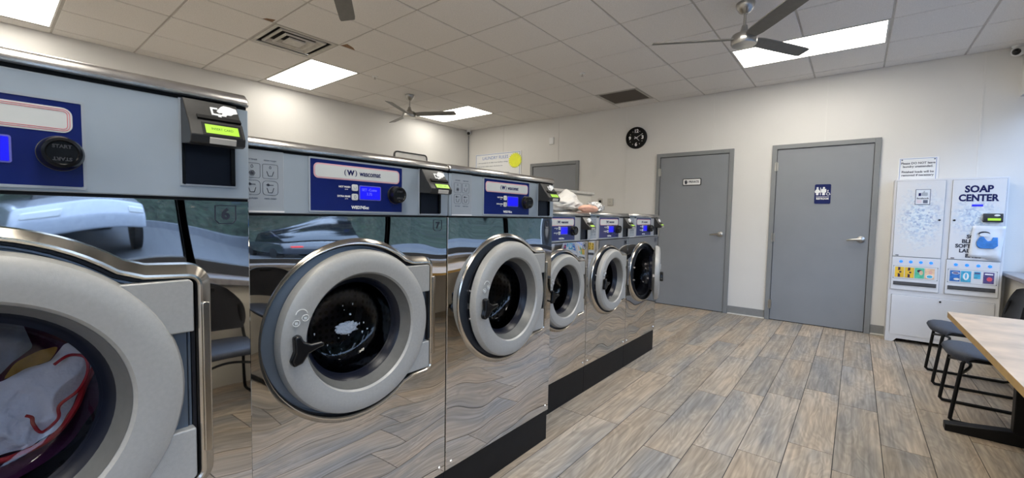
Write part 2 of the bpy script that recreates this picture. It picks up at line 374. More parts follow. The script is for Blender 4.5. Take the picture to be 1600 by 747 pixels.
# ---- ceiling: slab, T-bars, tiles
ceil = struct(MB().box(XL-.1, 4.0, YB-.1, .1, ZC+.06, ZC+.12).build('ceiling', 'plenum'))
NX0, NX1 = -7, 4                    # grid lines GX+i*T
xs = [XL]+[GX+i*T for i in range(NX0, NX1+1)]+[XR+.16]
ys = [0]+[GY-j*T for j in range(0, 15)]+[YB]
for x in xs[1:-1]: MB().box(x-.012, x+.012, YB, 0, ZC, ZC+.012).build('grid_runner', 'grid', ceil)
for y in ys[1:-1]: MB().box(XL, XR+.16, y-.012, y+.012, ZC+.001, ZC+.013).build('grid_runner', 'grid', ceil)
MB().box(XL, XR+.16, -.022, 0, ZC-.001, ZC+.012).build('wall_angle', 'grid', ceil)
MB().box(XL, XL+.022, YB, 0, ZC-.001, ZC+.012).build('wall_angle', 'grid', ceil)
lights = [(-7, 5), (-7, 1), (-7, 9), (1, 1), (1, 5), (1, 9), (-3, 13), (1, 13), (-7, 13), (-3, 9)]   # (column line, row line) of 2x4 lamps
occ = set()
for i, j in lights: occ |= {(i, j), (i+1, j)}
VENT1 = (-5, 6); VENT2 = (-2, 0); occ |= {VENT1, VENT2}
_tc = {}
for a in range(len(xs)-1):
    for b in range(len(ys)-1):
        i, j = a-1+NX0, b-1
        if (i, j) in occ: continue
        x0, x1, y1, y0 = xs[a], xs[a+1], ys[b], ys[b+1]
        w, h = (x1-x0)/2-.0075, (y1-y0)/2-.0075
        if w < .01 or h < .01: continue
        key = (round(w, 4), round(h, 4))
        if key not in _tc:
            q = MB()
            t = .004
            q.add([(-w, -h, .02), (w, -h, .02), (w, h, .02), (-w, h, .02), (-w, -h, 0), (w, -h, 0), (w, h, 0), (-w, h, 0), (-w+t, -h+t, -.005), (w-t, -h+t, -.005), (w-t, h-t, -.005), (-w+t, h-t, -.005)],
                  [(0, 1, 5, 4), (1, 2, 6, 5), (2, 3, 7, 6), (3, 0, 4, 7), (4, 5, 9, 8), (5, 6, 10, 9), (6, 7, 11, 10), (7, 4, 8, 11), (8, 9, 10, 11), (3, 2, 1, 0)])
            qq = q.build('ceiling_tile', 'tile', smooth=0); _tc[key] = qq.data; bpy.data.objects.remove(qq)
        link(_tc[key], 'ceiling_tile', ceil, ((x0+x1)/2, (y0+y1)/2, ZC+random.uniform(-.0015, .001)))

# ---- walls
far = struct(MB().box(XL-.1, 4.0, 0, .12, 0, ZC+.06).build('wall_far', 'wall'))
left = struct(MB().box(XL-.12, XL, YB-.1, .12, 0, ZC+.06).build('wall_left', 'wall'))
back = struct(MB().box(XL-.1, 4.0, YB-.12, YB, 0, ZC+.06).build('wall_back', 'wall'))
knee = struct(MB().box(XR, 4.0, YB, 0, 0, .752).build('wall_right', 'wallB'))
struct(MB().box(XR, 4.0, YB, 0, 2.45, ZC+.06).build('wall_right', 'wall'))
struct(MB().box(3.66, 4.02, YB, 0, .752, .790).build('trim_1', 'stone', bevel=.006))
# seam battens of the wall panels
for i, x in enumerate((-2.665, -1.445, -.225, 1.005, 2.226, 3.46)):
    zb = 2.17 if i in (1, 3, 4) else (.0 if i in (0, 2) else .0)
    struct(MB().box(x-.006, x+.006, -.004, 0, max(zb, .1), ZC-.001).build('trim_%d' % (i+2), 'seam', smooth=0))
struct(MB().box(XL, XL+.006, -.006, 0, .1, 2.84).build('trim_8', 'frameg', smooth=0))
# base mouldings on the far wall
for a, b in ((-3.57, -2.02), (-1.02, .262), (1.279, 1.704), (2.731, 3.69)):
    bb = struct(MB().box(a, b, -.010, 0, .012, .105).build('baseboard_far', 'vinyl', bevel=.002))
    MB().box(a, b, -.012, 0, 0, .014).build('caulk_line', 'caulk', bb)
# windows on the right wall (daylight comes through here)
wy = [0-.02, -1.75, -3.5, -5.25, -7.0, YB+.02]
for i in range(5):
    y1, y0 = wy[i], wy[i+1]
    wf = MB(); t = .03
    wf.box(3.86, 3.93, y0-t, y0+t, .79, 2.45).box(3.86, 3.93, y1-t, y1+t, .79, 2.45).box(3.86, 3.93, y0+t, y1-t, .79, .85).box(3.86, 3.93, y0+t, y1-t, 2.39, 2.45)
    o = struct(wf.build('window_%d' % (i+1), 'alum', bevel=.003))
    MB().box(3.893, 3.899, y0+t, y1-t, .85, 2.39).build('pane', 'glassw', o)
pl = bpy.data.lights.new('window_portal', 'AREA'); pl.shape = 'RECTANGLE'; pl.size = 8.8; pl.size_y = 1.66; pl.cycles.is_portal = True
po = bpy.data.objects.new('window_portal', pl); C.objects.link(po); po.location = (3.96, -4.45, 1.62); po.rotation_euler = (PI/2, 0, PI/2)

# ---- grey steel doors on the far wall
def door(n, xl, w, H=2.1634, handle=True):
    e = .052
    root = MB().box(xl+e+.004, xl+w-e-.004, -.012, 0, .008, H-e-.004).build('door_%d' % n, 'doorg', bevel=.002); struct(root)
    f = MB().box(xl, xl+e, -.030, 0, 0, H).box(xl+w-e, xl+w, -.030, 0, 0, H).box(xl+e, xl+w-e, -.030, 0, H-e, H)
    f.build('door_frame', 'frameg', root, bevel=.003)
    MB().box(xl+e-.001, xl+w-e+.001, -.004, 0, 0, H-e+.001).build('door_gap', 'blackm', root, smooth=0)
    for z in (1.90, 1.03, .20):
        h = MB(); h.lathe([(0, z-.055), (.0075, z-.055), (.0075, z+.055), (0, z+.055)], 10, (xl+e, -.034, 0), 'z').box(xl+e-.018, xl+e+.018, -.031, -.011, z-.05, z+.05)
        h.build('hinge', 'nickel', root)
    if handle:
        xh = xl+w-e-.072; zh = 1.045
        MB().lathe([(0, -.030), (.024, -.030), (.036, -.024), (.037, -.012)], 28, (xh, 0, zh), 'y').build('handle_rose', 'nickel', root)
        lv = MB().lathe([(0, -.075), (.012, -.073), (.014, -.03)], 16, (xh, 0, zh), 'y')
        lv.tube([(xh, -.064, zh), (xh-.03, -.066, zh), (xh-.07, -.065, zh-.003), (xh-.105, -.060, zh-.008), (xh-.125, -.055, zh-.011)], [.013, .012, .0105, .009, .007], 10)
        lv.build('lever', 'nickel', root)
    return root
door(1, .2647, 1.0111); door(2, 1.7063, 1.0211); door(3, -2.0097, .9831, handle=False)

# ---- rear service bulkhead behind the washers
blk = struct(MB().box(.24, .40, -6.75, -2.19, 0, 1.47).build('wall_service', 'wallB'))
MB().box(.22, .42, -6.77, -2.17, 1.47, 1.497).build('metal_cap', 'ventw', blk, bevel=.004)

# ================================================================= CEILING FITTINGS
for i, j in lights:
    x0, y1 = GX+i*T+.014, GY-j*T-.014; x1, y0 = x0+2*T-.028, y1-T+.028
    where = {(-7, 5): 'beside the square air vent', (-7, 1): 'in the far corner by the left wall', (-7, 9): 'above the nearest big washer', (1, 1): 'behind the blades of the fan near the far wall', (1, 5): 'over the aisle between washers and table', (1, 9): 'over the chairs by the window', (-3, 13): 'in the middle by the back wall', (1, 13): 'by the back wall and the window', (-7, 13): 'in the corner of back and left walls', (-3, 9): 'above the bulkhead behind washer 6'}.get((i, j))
    lab = 'lit flat ceiling panel light '+where if where else 'lit flat ceiling panel light out of sight over the room'
    r = thing('ceiling_light', lab, 'ceiling light', ((x0+x1)/2, (y0+y1)/2, ZC), group='flat panel ceiling lights')
    w, h = (x1-x0)/2, (y1-y0)/2
    f = MB(); outline(f, [(-w, -h), (w, -h), (w, h), (-w, h)], .012, -.004, .03, 'z'); f.build('frame', 'lampfr', r, smooth=0)
    MB().box(-w+.012, w-.012, -h+.012, h-.012, -.002, .02).build('diffuser', 'lampl' if i == -7 else 'lamp', r, smooth=0)
# square supply diffuser
x0, y1 = GX+VENT1[0]*T+.013, GY-VENT1[1]*T-.013; s = T-.026
r = thing('air_vent', 'grey square supply air vent with stepped cones in ceiling', 'air vent', (x0+s/2, y1-s/2, ZC))
MB().box(-s/2, s/2, -s/2, s/2, .03, .045).build('duct', 'ventd', r)
f = MB(); outline(f, [(-s/2, -s/2), (s/2, -s/2), (s/2, s/2), (-s/2, s/2)], .035, -.004, .006, 'z'); f.build('frame', 'ventw', r, smooth=0)
for k, (a, z) in enumerate(((.215, -.004), (.145, -.008), (.078, -.012))):
    q = MB(); b = a-.016; c = a-.052
    sq = lambda h_, z_: [(-h_, -h_, z_), (h_, -h_, z_), (h_, h_, z_), (-h_, h_, z_)]
    vs = sq(a+.004, z+.012)+sq(a, z)+sq(b, z)+sq(c if k < 2 else .02, z+.030 if k < 2 else z+.004); fs = []
    for i in range(4):
        jn = (i+1) % 4
        for t in range(3): fs.append((t*4+i, t*4+jn, (t+1)*4+jn, (t+1)*4+i))
    if k == 2: fs.append((12, 13, 14, 15))
    q.add(vs, fs).build('cone', 'ventw', r, smooth=0)
# rusty corners beside the vent
for cx, cy, pts in ((x0+s+.02, y1+.02, [(0, 0), (.0, .16), (.05, .11), (.09, .02)]), (x0+s+.02, y1-s-.04, [(0, 0), (.07, 0), (.04, -.06), (0, -.08)])):
    q = MB().prism(pts, -.0065, -.004, 'z'); o = q.build('water_stain', 'stain', smooth=0); o.location = (cx, cy, ZC)
    tag(o, 'brown water stain on ceiling tile, '+('long one' if pts[1][1] > .1 else 'short one')+' at corner of air vent', 'stain')
# return grille
x0, y1 = GX+VENT2[0]*T+.013, GY-VENT2[1]*T-.013
r = thing('return_grille', 'dark brown perforated return air grille in ceiling above clock', 'air vent', (x0+s/2, y1-s/2, ZC))
MB().box(-s/2, s/2, -s/2, s/2, .0, .02).build('panel', 'brown', r)
f = MB(); outline(f, [(-s/2, -s/2), (s/2, -s/2), (s/2, s/2), (-s/2, s/2)], .03, -.004, .006, 'z'); f.build('frame', 'grid', r, smooth=0)
# sprinkler heads
for x, y, lab in ((-.018, -1.727, 'small white sprinkler head in ceiling tile over the back aisle'), (-2.125, -3.10, 'tiny white sprinkler head beside lit ceiling panel')):
    r = thing('sprinkler_head', lab, 'sprinkler', (x, y, ZC-.004), group='ceiling sprinklers')
    MB().lathe([(0, 0), (.036, 0), (.034, -.006), (.014, -.010), (0, -.010)], 20, (0, 0, 0), 'z').build('escutcheon', 'white', r)
    MB().lathe([(0, -.008), (.006, -.008), (.006, -.03), (.014, -.032), (.014, -.035), (0, -.035)], 14, (0, 0, 0), 'z').build('deflector', 'nickel', r)
# ceiling fans
def fan(x, y, angs, lab, rod=.12):
    r = thing('ceiling_fan', lab, 'ceiling fan', (x, y, ZC-.004), group='three-bladed ceiling fans')
    MB().lathe([(0, 0), (.066, 0), (.068, -.008), (.062, -.035), (.042, -.066), (.020, -.082), (0, -.082)], 32, (0, 0, 0), 'z').build('canopy', 'nickel', r)
    MB().lathe([(.011, -.07), (.011, -.08-rod)], 14, (0, 0, 0), 'z').build('downrod', 'nickel', r)
    z = -.08-rod
    MB().lathe([(0, z+.03), (.02, z+.03), (.026, z), (.034, z-.02), (.05, z-.028), (.082, z-.040), (.092, z-.055), (.092, z-.105), (.085, z-.118), (0, z-.122)], 36, (0, 0, 0), 'z').build('motor_housing', 'nickel', r)
    for a in angs:
        prof = [(.07, .030), (.11, .044), (.16, .052), (.30, .055), (.50, .055), (.64, .054), (.672, .050), (.68, .044)]
        vs = []; th = math.radians(-14)
        for q, hw in prof:
            for sgn in (-1, 1):
                for dz in (0, .007):
                    vs.append((q, sgn*hw*math.cos(th), z-.075+dz+sgn*hw*math.sin(th)))
        fs = []
        for k in range(len(prof)-1):
            b = k*4; c = b+4
            fs += [(b, b+2, c+2, c), (b+1, c+1, c+3, b+3), (b, c, c+1, b+1), (b+2, b+3, c+3, c+2)]
        fs += [(0, 1, 3, 2), tuple(len(vs)-4+i for i in (0, 2, 3, 1))]
        MB().add(vs, fs).build('blade', 'blade', r, rot=(0, 0, math.radians(a)))
fan(1.809, -2.422, (208, 310, 60), 'brushed nickel ceiling fan in front of panel light near far wall')
fan(-2.436, -2.337, (28, 300, 165), 'brushed nickel ceiling fan near the left wall corner')
fan(.15, -4.86, (144, 264, 24), 'dark-bladed ceiling fan over the big washers', rod=.12)
# security cameras
def seccam(x, y, lab, rz):
    r = thing('security_camera', lab, 'camera', (x, y, ZC-.002), rz, group='small white security cameras')
    MB().lathe([(0, 0), (.042, 0), (.042, -.012), (.034, -.02), (0, -.02)], 24, (0, 0, 0), 'z').build('mount', 'white', r)
    MB().lathe([(.03, -.018), (.042, -.035), (.046, -.06), (.040, -.085), (.02, -.098), (0, -.10)], 24, (0, 0, 0), 'z').build('housing', 'white', r)
    MB().lathe([(0, -.062), (.018, -.058), (.028, -.045), (.030, -.030)], 22, (0, 0, -.066), 'y').build('lens', 'black', r)
seccam(XL+.05, -.05, 'white security camera in the far left ceiling corner above wall cable', math.radians(40))
seccam(3.655, -.055, 'white security camera in the ceiling corner above soap cabinet', math.radians(-25))

# ================================================================= FAR WALL FITTINGS
# laundry rules board
r = thing('rules_sign', 'white laundry rules board with blue border on far wall', 'sign', (-2.796, -.002, 2.05))
w2, h0, h1 = .568, -.45, .372
MB().box(-w2, w2, -.008, 0, h0, h1).build('board', 'cardw', r)
f = MB(); outline(f, [(-w2+.012, h0+.012), (w2-.03, h0+.012), (w2-.03, h1-.012), (-w2+.012, h1-.012)], .008, -.0095, -.007, 'y'); f.build('border', 'blueline', r, smooth=0)
text('lettering', 'LAUNDRY RULES', .085, 'blueline', r, (-.06, -.009, .285), FARROT)
for i, ln in enumerate(('1. Not responsible for the safety of your laundry or damage', '2. Do not leave children alone in this laundry area', '3. No dyeing of clothes', '4. Not responsible for damaged items')):
    text('lettering', ln, .032, 'inkfaint', r, (-.52 if i != 3 else -.2, -.009, .20-.068*i), FARROT, align='LEFT')
st = []
for k in range(40):
    a = 2*PI*k/40; q = .115 if k % 2 else .145; st.append((q*math.cos(a)*1.12, q*math.sin(a)))
o = tag(MB().prism(st, -.006, 0, 'y').build('starburst_notice', 'yellow', smooth=0), 'fluorescent yellow starburst notice stuck on the rules board', 'notice'); o.location = (-2.365, -.0115, 2.255)
# sensor, outlets
o = tag(MB().box(-.045, .045, -.022, 0, -.06, .06).build('wall_sensor', 'white', bevel=.006), 'small white sensor box high on far wall', 'sensor'); o.location = (-1.575, 0, 2.53)
r = thing('wall_outlet', 'grey electrical outlet plate with dark socket on far wall', 'outlet', (-.63, 0, 1.475))
MB().box(-.04, .04, -.008, 0, -.06, .06).build('plate', 'ventw', r, bevel=.003); MB().box(-.022, .022, -.014, -.007, -.035, .035).build('socket', 'blackm', r, bevel=.003)
r = thing('wall_thermostat', 'pale thermostat box on far wall beside the outlet', 'thermostat', (-.45, 0, 1.48))
MB().box(-.045, .045, -.025, 0, -.055, .055).build('housing', 'ventw', r, bevel=.006); MB().lathe([(0, -.034), (.014, -.033), (.015, -.024)], 16, (0, 0, 0), 'y').build('dial', 'nickel', r)
# clock
r = thing('wall_clock', 'round black wall clock with white numerals', 'clock', (-.060, 0, 2.432))
MB().lathe([(0, -.02), (.142, -.02), (.142, -.036), (.150, -.040), (.158, -.034), (.160, -.01), (.160, 0)], 64, (0, 0, 0), 'y').build('case', 'blackm', r)
for tx_, a in (('12', 90), ('3', 0), ('6', 270), ('9', 180)):
    text('numeral', tx_, .068, 'white', r, (.098*math.cos(math.radians(a)), -.0215, .098*math.sin(math.radians(a))), FARROT, bold=.003)
for k in range(12):
    if k % 3:
        a = 2*PI*k/12; MB().lathe([(0, -.0215), (.0065, -.0215), (.0065, -.02)], 10, (.105*math.cos(a), 0, .105*math.sin(a)), 'y').build('hour_dot', 'ventw', r)
def hand(name, ang, ln, w, m='white'):
    a = math.radians(90-ang); d = Vector((math.cos(a), math.sin(a))); nn = Vector((-d.y, d.x))
    p = [tuple(-d*.03+nn*w), tuple(-d*.03-nn*w), tuple(d*ln-nn*w*.6), tuple(d*ln+nn*w*.6)]
    MB().prism(p, -.026, -.024, 'y').build(name, m, r, smooth=0)
hand('hour_hand', 133, .065, .004); hand('minute_hand', 62, .115, .003); hand('second_hand', 273, .03, .0025)
# PRIVATE sign
r = thing('private_sign', 'small white PRIVATE sign with hand symbol on grey door', 'sign', (.7615, -.013, 1.75))
MB().prism(rrect(-.122, .122, -.047, .047, .014), -.006, 0, 'y').build('backing', 'black', r); MB().prism(rrect(-.113, .113, -.038, .038, .010), -.0075, -.006, 'y').build('face', 'cardw', r)
text('lettering', 'PRIVATE', .042, 'ink', r, (.028, -.008, .0), FARROT, bold=.0012, sx=.85)
hs = MB().prism([(-.09, -.028), (-.064, -.028), (-.060, -.012), (-.048, .004), (-.053, .008), (-.063, -.002), (-.064, .024), (-.070, .024), (-.071, .006), (-.073, .029), (-.079, .029), (-.080, .006), (-.082, .026), (-.088, .026), (-.089, .004), (-.092, .018), (-.097, .017)], -.0085, -.0075, 'y'); hs.build('hand_symbol', 'ink', r, smooth=0)
# RESTROOM sign
r = thing('restroom_sign', 'navy restroom sign with white figures on grey door', 'sign', (2.2325, -.013, 1.559))
MB().prism(rrect(-.077, .077, -.113, .113, .014), -.004, 0, 'y').build('face', 'navysign', r)
def person_icon(cx, dress):
    q = MB(); q.lathe([(0, -.0055), (.011, -.0055), (.011, -.004)], 16, (cx, 0, .070), 'y')
    if dress: p = [(-.010, .058), (.010, .058), (.026, .030), (.022, .016), (.012, .010), (.012, -.014), (-.012, -.014), (-.012, .010), (-.022, .016), (-.026, .030)]
    else: p = [(-.020, .058), (.020, .058), (.024, .050), (.024, .018), (.013, .016), (.013, -.014), (-.013, -.014), (-.013, .016), (-.024, .018), (-.024, .050)]
    q.prism([(a+cx, b) for a, b in p], -.0055, -.004, 'y'); q.build('figure_symbol', 'white', r, smooth=0)
person_icon(-.050, True); person_icon(.010, False)
MB().box(-.024, -.017, -.0055, -.004, -.014, .076).build('divider', 'white', r, smooth=0)
q = MB(); q.tube([(.053+.016*math.cos(a), -.0048, .0+.014*math.sin(a)) for a in [math.radians(120+d) for d in range(0, 241, 20)]], .003, 6)
q.tube([(.049, -.0048, .036), (.049, -.0048, .014), (.062, -.0048, .012), (.072, -.0048, -.008)], .0035, 6); q.lathe([(0, -.0055), (.006, -.0055), (.006, -.004)], 12, (.049, 0, .040), 'y'); q.build('wheelchair_symbol', 'white', r)
MB().box(-.062, .064, -.0055, -.004, -.036, -.031).build('rule', 'white', r, smooth=0)
text('lettering', 'RESTROOM', .026, 'white', r, (.0, -.0048, -.056), FARROT, bold=.001, sx=.88)
# DO NOT leave sign
r = thing('notice_sign', 'white notice about unattended laundry above the soap cabinet', 'sign', (3.032, -.001, 1.78))
MB().box(-.155, .155, -.008, 0, -.11, .148).build('board', 'cardw', r, bevel=.002)
f = MB(); outline(f, [(-.145, -.105), (.137, -.105), (.137, .138), (-.145, .138)], .004, -.009, -.008, 'y'); f.build('border', 'blueline', r, smooth=0)
for i, ln in enumerate(('Please DO NOT leave', 'laundry unattended.', '', 'Finished loads will be', 'removed if necessary')):
    if ln: text('lettering', ln, .030, 'ink', r, (-.004, -.0085, .088-.036*i*.95+(.012 if i > 2 else 0)), FARROT, bold=.0007, sx=.96)
for x in (-.128, .122):
    MB().lathe([(0, -.013), (.006, -.012), (.007, -.008)], 12, (x, 0, .125), 'y').build('screw', 'inkfaint', r)
# wall cable below the corner camera
tag(MB().tube([(XL+.02, -.012, 2.83), (XL+.018, -.010, 2.2), (XL+.02, -.012, 1.2)], .004, 6).build('wall_cable', 'inkfaint'), 'thin dark cable running down wall corner below camera', 'cable')

# ================================================================= SOAP CENTER CABINET
SX0, SX1, SY, SH = 2.848, 3.640, -.235, 1.685
r = thing('soap_cabinet', 'white soap vending cabinet standing against far wall', 'vending machine', ((SX0+SX1)/2, 0, 0))
cx = (SX0+SX1)/2; X = lambda v: v-cx
b = MB().box(X(SX0), X(SX1), SY+.012, -.004, .10, SH); b.build('body', 'enamel', r, bevel=.004)
bs = MB().prism([(X(SX0), 0), (X(SX0)+.06, 0), (X(SX0)+.09, .038), (X(SX1)-.09, .038), (X(SX1)-.06, 0), (X(SX1), 0), (X(SX1), .10), (X(SX0), .10)], SY+.006, SY+.03, 'y').box(X(SX0), X(SX0)+.02, SY+.03, -.005, 0, .10).box(X(SX1)-.02, X(SX1), SY+.03, -.005, 0, .10)
bs.build('base', 'enamel', r)
bl = print_burst_mat('printed_door_left', (.70, .71, .74), X(3.055), 1.29, .19, .33); br = print_burst_mat('printed_door_right', (.70, .71, .74), X(3.44), 1.30, .19, .22)
dl = MB().box(X(2.866), X(3.224), SY, SY+.014, .895, 1.665).build('cabinet_door', bl, r, bevel=.003)
dr = MB().box(X(3.272), X(3.624), SY, SY+.014, .895, 1.665).build('cabinet_door', br, r, bevel=.003)
for d, xl_ in ((dl, 3.196), (dr, 3.299)):
    MB().lathe([(0, SY-.010), (.007, SY-.009), (.009, SY)], 12, (X(xl_), 0, 1.274), 'y').build('lock', 'blackm', d)
    MB().box(X(xl_)-.012, X(xl_)-.002, SY-.004, SY, 1.270, 1.278).build('lock_tab', 'blackm', d)
for xx in (2.888, 3.292): MB().box(X(xx), X(xx)+.024, SY-.003, SY, .903, .911).build('door_label', 'ink', dl if xx < 3.2 else dr, smooth=0)
text('lettering', 'SOAP', .088, 'inkblue', dr, (X(3.447), SY-.001, 1.572), FARROT, bold=.0035, sx=.86)
text('lettering', 'CENTER', .088, 'inkblue', dr, (X(3.446), SY-.001, 1.488), FARROT, bold=.0035, sx=.80)
for i, (t_, x_) in enumerate((('SOAP', 3.389), ('BLEACH', 3.359), ('SOFTENER', 3.317), ('LAUNDRY', 3.344), ('BAGS', 3.388))):
    text('lettering', t_, .048, 'ink', dr, (X(x_), SY-.001, 1.118-.046*i), FARROT, bold=.0022, align='LEFT', sx=.92)
MB().box(X(3.408), X(3.482), SY-.002, SY, 1.409, 1.428).build('blue_display', 'lcd', dr, smooth=0)
for side, (xa, xb, leds, packs) in enumerate(((2.866, 3.224, (2.935, 3.158), (2.89, 3.191)), (3.266, 3.620, (3.331, 3.557), (3.292, 3.591)))):
    p = MB().box(X(xa), X(xb), SY, SY+.014, .550, .888).build('dispenser_panel', 'enamel2', r, bevel=.003)
    for k in range(4):
        lx_ = leds[0]+(leds[1]-leds[0])*k/3
        MB().lathe([(0, SY-.011), (.010, SY-.009), (.0135, SY-.003), (.0145, SY)], 18, (X(lx_), 0, .843), 'y').build('push_button', 'led', p)
    f = MB(); outline(f, [(X(xa+.012), .665), (X(xb-.012), .665), (X(xb-.012), .80), (X(xa+.012), .80)], .003, SY-.0015, SY, 'y'); f.build('window_frame', 'soapl', p, smooth=0)
    for q in ((xa+.016, .672), (xb-.016, .672), (xa+.016, .793), (xb-.016, .793)): MB().lathe([(0, SY-.003), (.003, SY-.003), (.003, SY)], 8, (X(q[0]), 0, q[1]), 'y').build('screw', 'blackm', p)
    MB().box(X(xa+.018), X(xb-.018), SY-.003, SY+.002, .603, .636).build('delivery_slot', 'pitd', p, smooth=0)
    MB().prism([(SY-.008, .600), (SY-.003, .603), (SY-.003, .606), (SY, .606), (SY, .598)], X(xa+.018), X(xb-.018), 'x').build('slot_lip', 'pitd', p)
    w4 = (packs[1]-packs[0])/4
    for k in range(4):
        c_ = packs[0]+w4*(k+.5); hw = w4*.46; z0, z1 = .680, .786
        if side == 1 and k == 2: hw *= .62; z0 = .718
        m_ = (('packY', 'packY', 'packG', 'packP'), ('packB', 'packC', 'packC', 'packV'))[side][k]
        pk = MB().box(X(c_)-hw, X(c_)+hw, SY-.003, SY, z0, z1).build('product_picture', m_, p, smooth=0)
        y_ = SY-.0035
        def disc(name, m, dx, z, rx, rz, ddy=0.): MB().prism([(X(c_)+dx+rx*math.cos(2*PI*a/20), z+rz*math.sin(2*PI*a/20)) for a in range(20)], y_-.0006-ddy, y_+.001, 'y').build(name, m, pk, smooth=0)
        if m_ == 'packY':
            MB().box(X(c_)-.012, X(c_)+.006, y_-.0003, y_+.001, z0+.002, z1-.002).build('printed_band', 'packD', pk, smooth=0)
            disc('printed_patch', 'packY', .006, .735, .022, .02, .0004); disc('printed_patch', 'packD', .006, .735, .010, .009, .0008)
        elif m_ == 'packG': disc('printed_patch', 'packD', .0, .755, .018, .014); disc('printed_patch', 'packP', .012, .738, .014, .022, .0004)
        elif m_ == 'packP': disc('printed_patch', 'white', 0, .705, .026, .021); disc('printed_patch', 'packC', 0, .705, .021, .014, .0004); disc('printed_patch', 'skin', .005, .748, .012, .018)
        elif m_ == 'packB': disc('printed_patch', 'white', .005, .762, .027, .012); disc('printed_patch', 'packV', .005, .762, .022, .008, .0004); disc('printed_patch', 'plateW', .012, .703, .02, .011)
        elif m_ == 'packC' and k == 1: disc('printed_patch', 'white', 0, .735, .02, .035); disc('printed_patch', 'packC', 0, .738, .007, .026, .0004)
        elif m_ == 'packC': MB().box(X(c_)-.018, X(c_)+.018, y_-.0005, y_+.001, .765, .778).build('printed_band', 'packV', pk, smooth=0)
        else: MB().box(X(c_)-.026, X(c_)+.026, y_-.0005, y_+.001, .762, .774).build('printed_band', 'white', pk, smooth=0); disc('printed_patch', 'redline', .005, .722, .018, .02)
for (a_, b_, c_, d_) in ((2.866, 3.224, .895, 1.665), (3.272, 3.624, .895, 1.665), (2.866, 3.224, .550, .888), (3.266, 3.620, .550, .888), (2.880, 3.608, .078, .494)):
    f = MB(); outline(f, [(X(a_)-.0022, c_-.0022), (X(b_)+.0022, c_-.0022), (X(b_)+.0022, d_+.0022), (X(a_)-.0022, d_+.0022)], .003, SY+.0095, SY+.0125, 'y'); f.build('panel_joint', 'inkfaint', r, smooth=0)
lo = MB().box(X(2.880), X(3.608), SY+.002, SY+.014, .078, .494).build('lower_door', 'enamel', r, bevel=.003)
MB().lathe([(0, SY-.010), (.007, SY-.009), (.009, SY+.002)], 12, (X(3.242), 0, .462), 'y').build('lock', 'blackm', lo)
# card reader on the cabinet
r = thing('card_reader', 'black card reader with green screen mounted on the soap cabinet', 'card reader', (3.548, SY-.0005, 1.302))
MB().prism([(0, .040), (-.030, .040), (-.040, -.030), (-.036, -.040), (0, -.040)], -.062, .062, 'x').build('body', 'charcoal', r, bevel=.003)
MB().box(-.036, .046, -.0405, -.034, -.026, -.004).build('screen', 'green', r, smooth=0)
blob('hand_symbol', 'white', (.022, -.034, .022), (.020, .004, .010), .2, 2., 3, sub=2, parent=r)
# thumbs-up sticker
r = thing('sticker', 'small framed thumbs-up sticker on left cabinet door', 'sticker', (3.0635, SY-.001, 1.503))
MB().box(-.056, .056, -.002, 0, -.077, .077).build('backing', 'inkfaint', r, smooth=0); MB().box(-.051, .051, -.0026, -.001, -.072, .072).build('face', 'poster', r, smooth=0)
MB().prism([(-.012, .012), (-.012, .040), (.0, .046), (.006, .060), (.014, .060), (.012, .046), (.034, .044), (.036, .016), (.028, .010)], -.0036, -.0024, 'y').build('thumb_symbol', 'soapl', r, smooth=0)
MB().box(-.032, -.014, -.0036, -.0024, .010, .040).build('cuff_symbol', 'inkblue', r, smooth=0)
text('lettering', 'facebook', .024, 'ink', r, (0, -.003, -.014), FARROT, bold=.0006)
MB().box(.004, .038, -.0032, -.0024, -.062, -.030).build('printed_block', 'inkfaint', r, smooth=0)
for k in range(3): MB().box(-.044, -.006, -.0032, -.0024, -.058+.011*k, -.054+.011*k).build('printed_line', 'pink', r, smooth=0)
# bag poster and blue laundry bag
r = thing('bag_poster', 'white plastic poster sheet with a blue laundry bag pictured on cabinet', 'poster', (3.53, SY-.002, 1.09))
vs = []; fs = []
for i in range(9):
    for j in range(11):
        u = i/8; v = j/10; vs.append((-.115+.21*u+.02*(v-.5), -.006-.010*abs(math.sin(5*u+3*v)), -.165+.30*v-(.02 if i > 4 and j == 0 else 0)))
for i in range(8):
    for j in range(10): fs.append((i*11+j, (i+1)*11+j, (i+1)*11+j+1, i*11+j+1))
q = MB().add(vs, fs); o = q.build('sheet', 'poster', r); md = o.modifiers.new('thickness', 'SOLIDIFY'); md.thickness = .003
q = MB().prism([(-.075, -.055), (-.055, -.078), (.035, -.078), (.062, -.05), (.058, .03), (.026, .03), (.018, -.002), (-.004, -.008), (-.02, .012), (-.034, .035), (-.06, .03), (-.078, -.02)], -.026, -.016, 'y'); q.build('blue_bag_picture', 'bluebag', r, bevel=.004)
q = MB().prism([(-.05+.038*math.cos(a)+.02, .062+.022*math.sin(a)) for a in [2*PI*k/18 for k in range(18)]], -.022, -.016, 'y'); q.build('bag_mouth', 'ink', r)
q = MB().prism([(-.045+.036*math.cos(a)+.02, .052+.018*math.sin(a)) for a in [2*PI*k/18 for k in range(18)]], -.024, -.016, 'y'); q.build('bag_lining', 'poster', r)

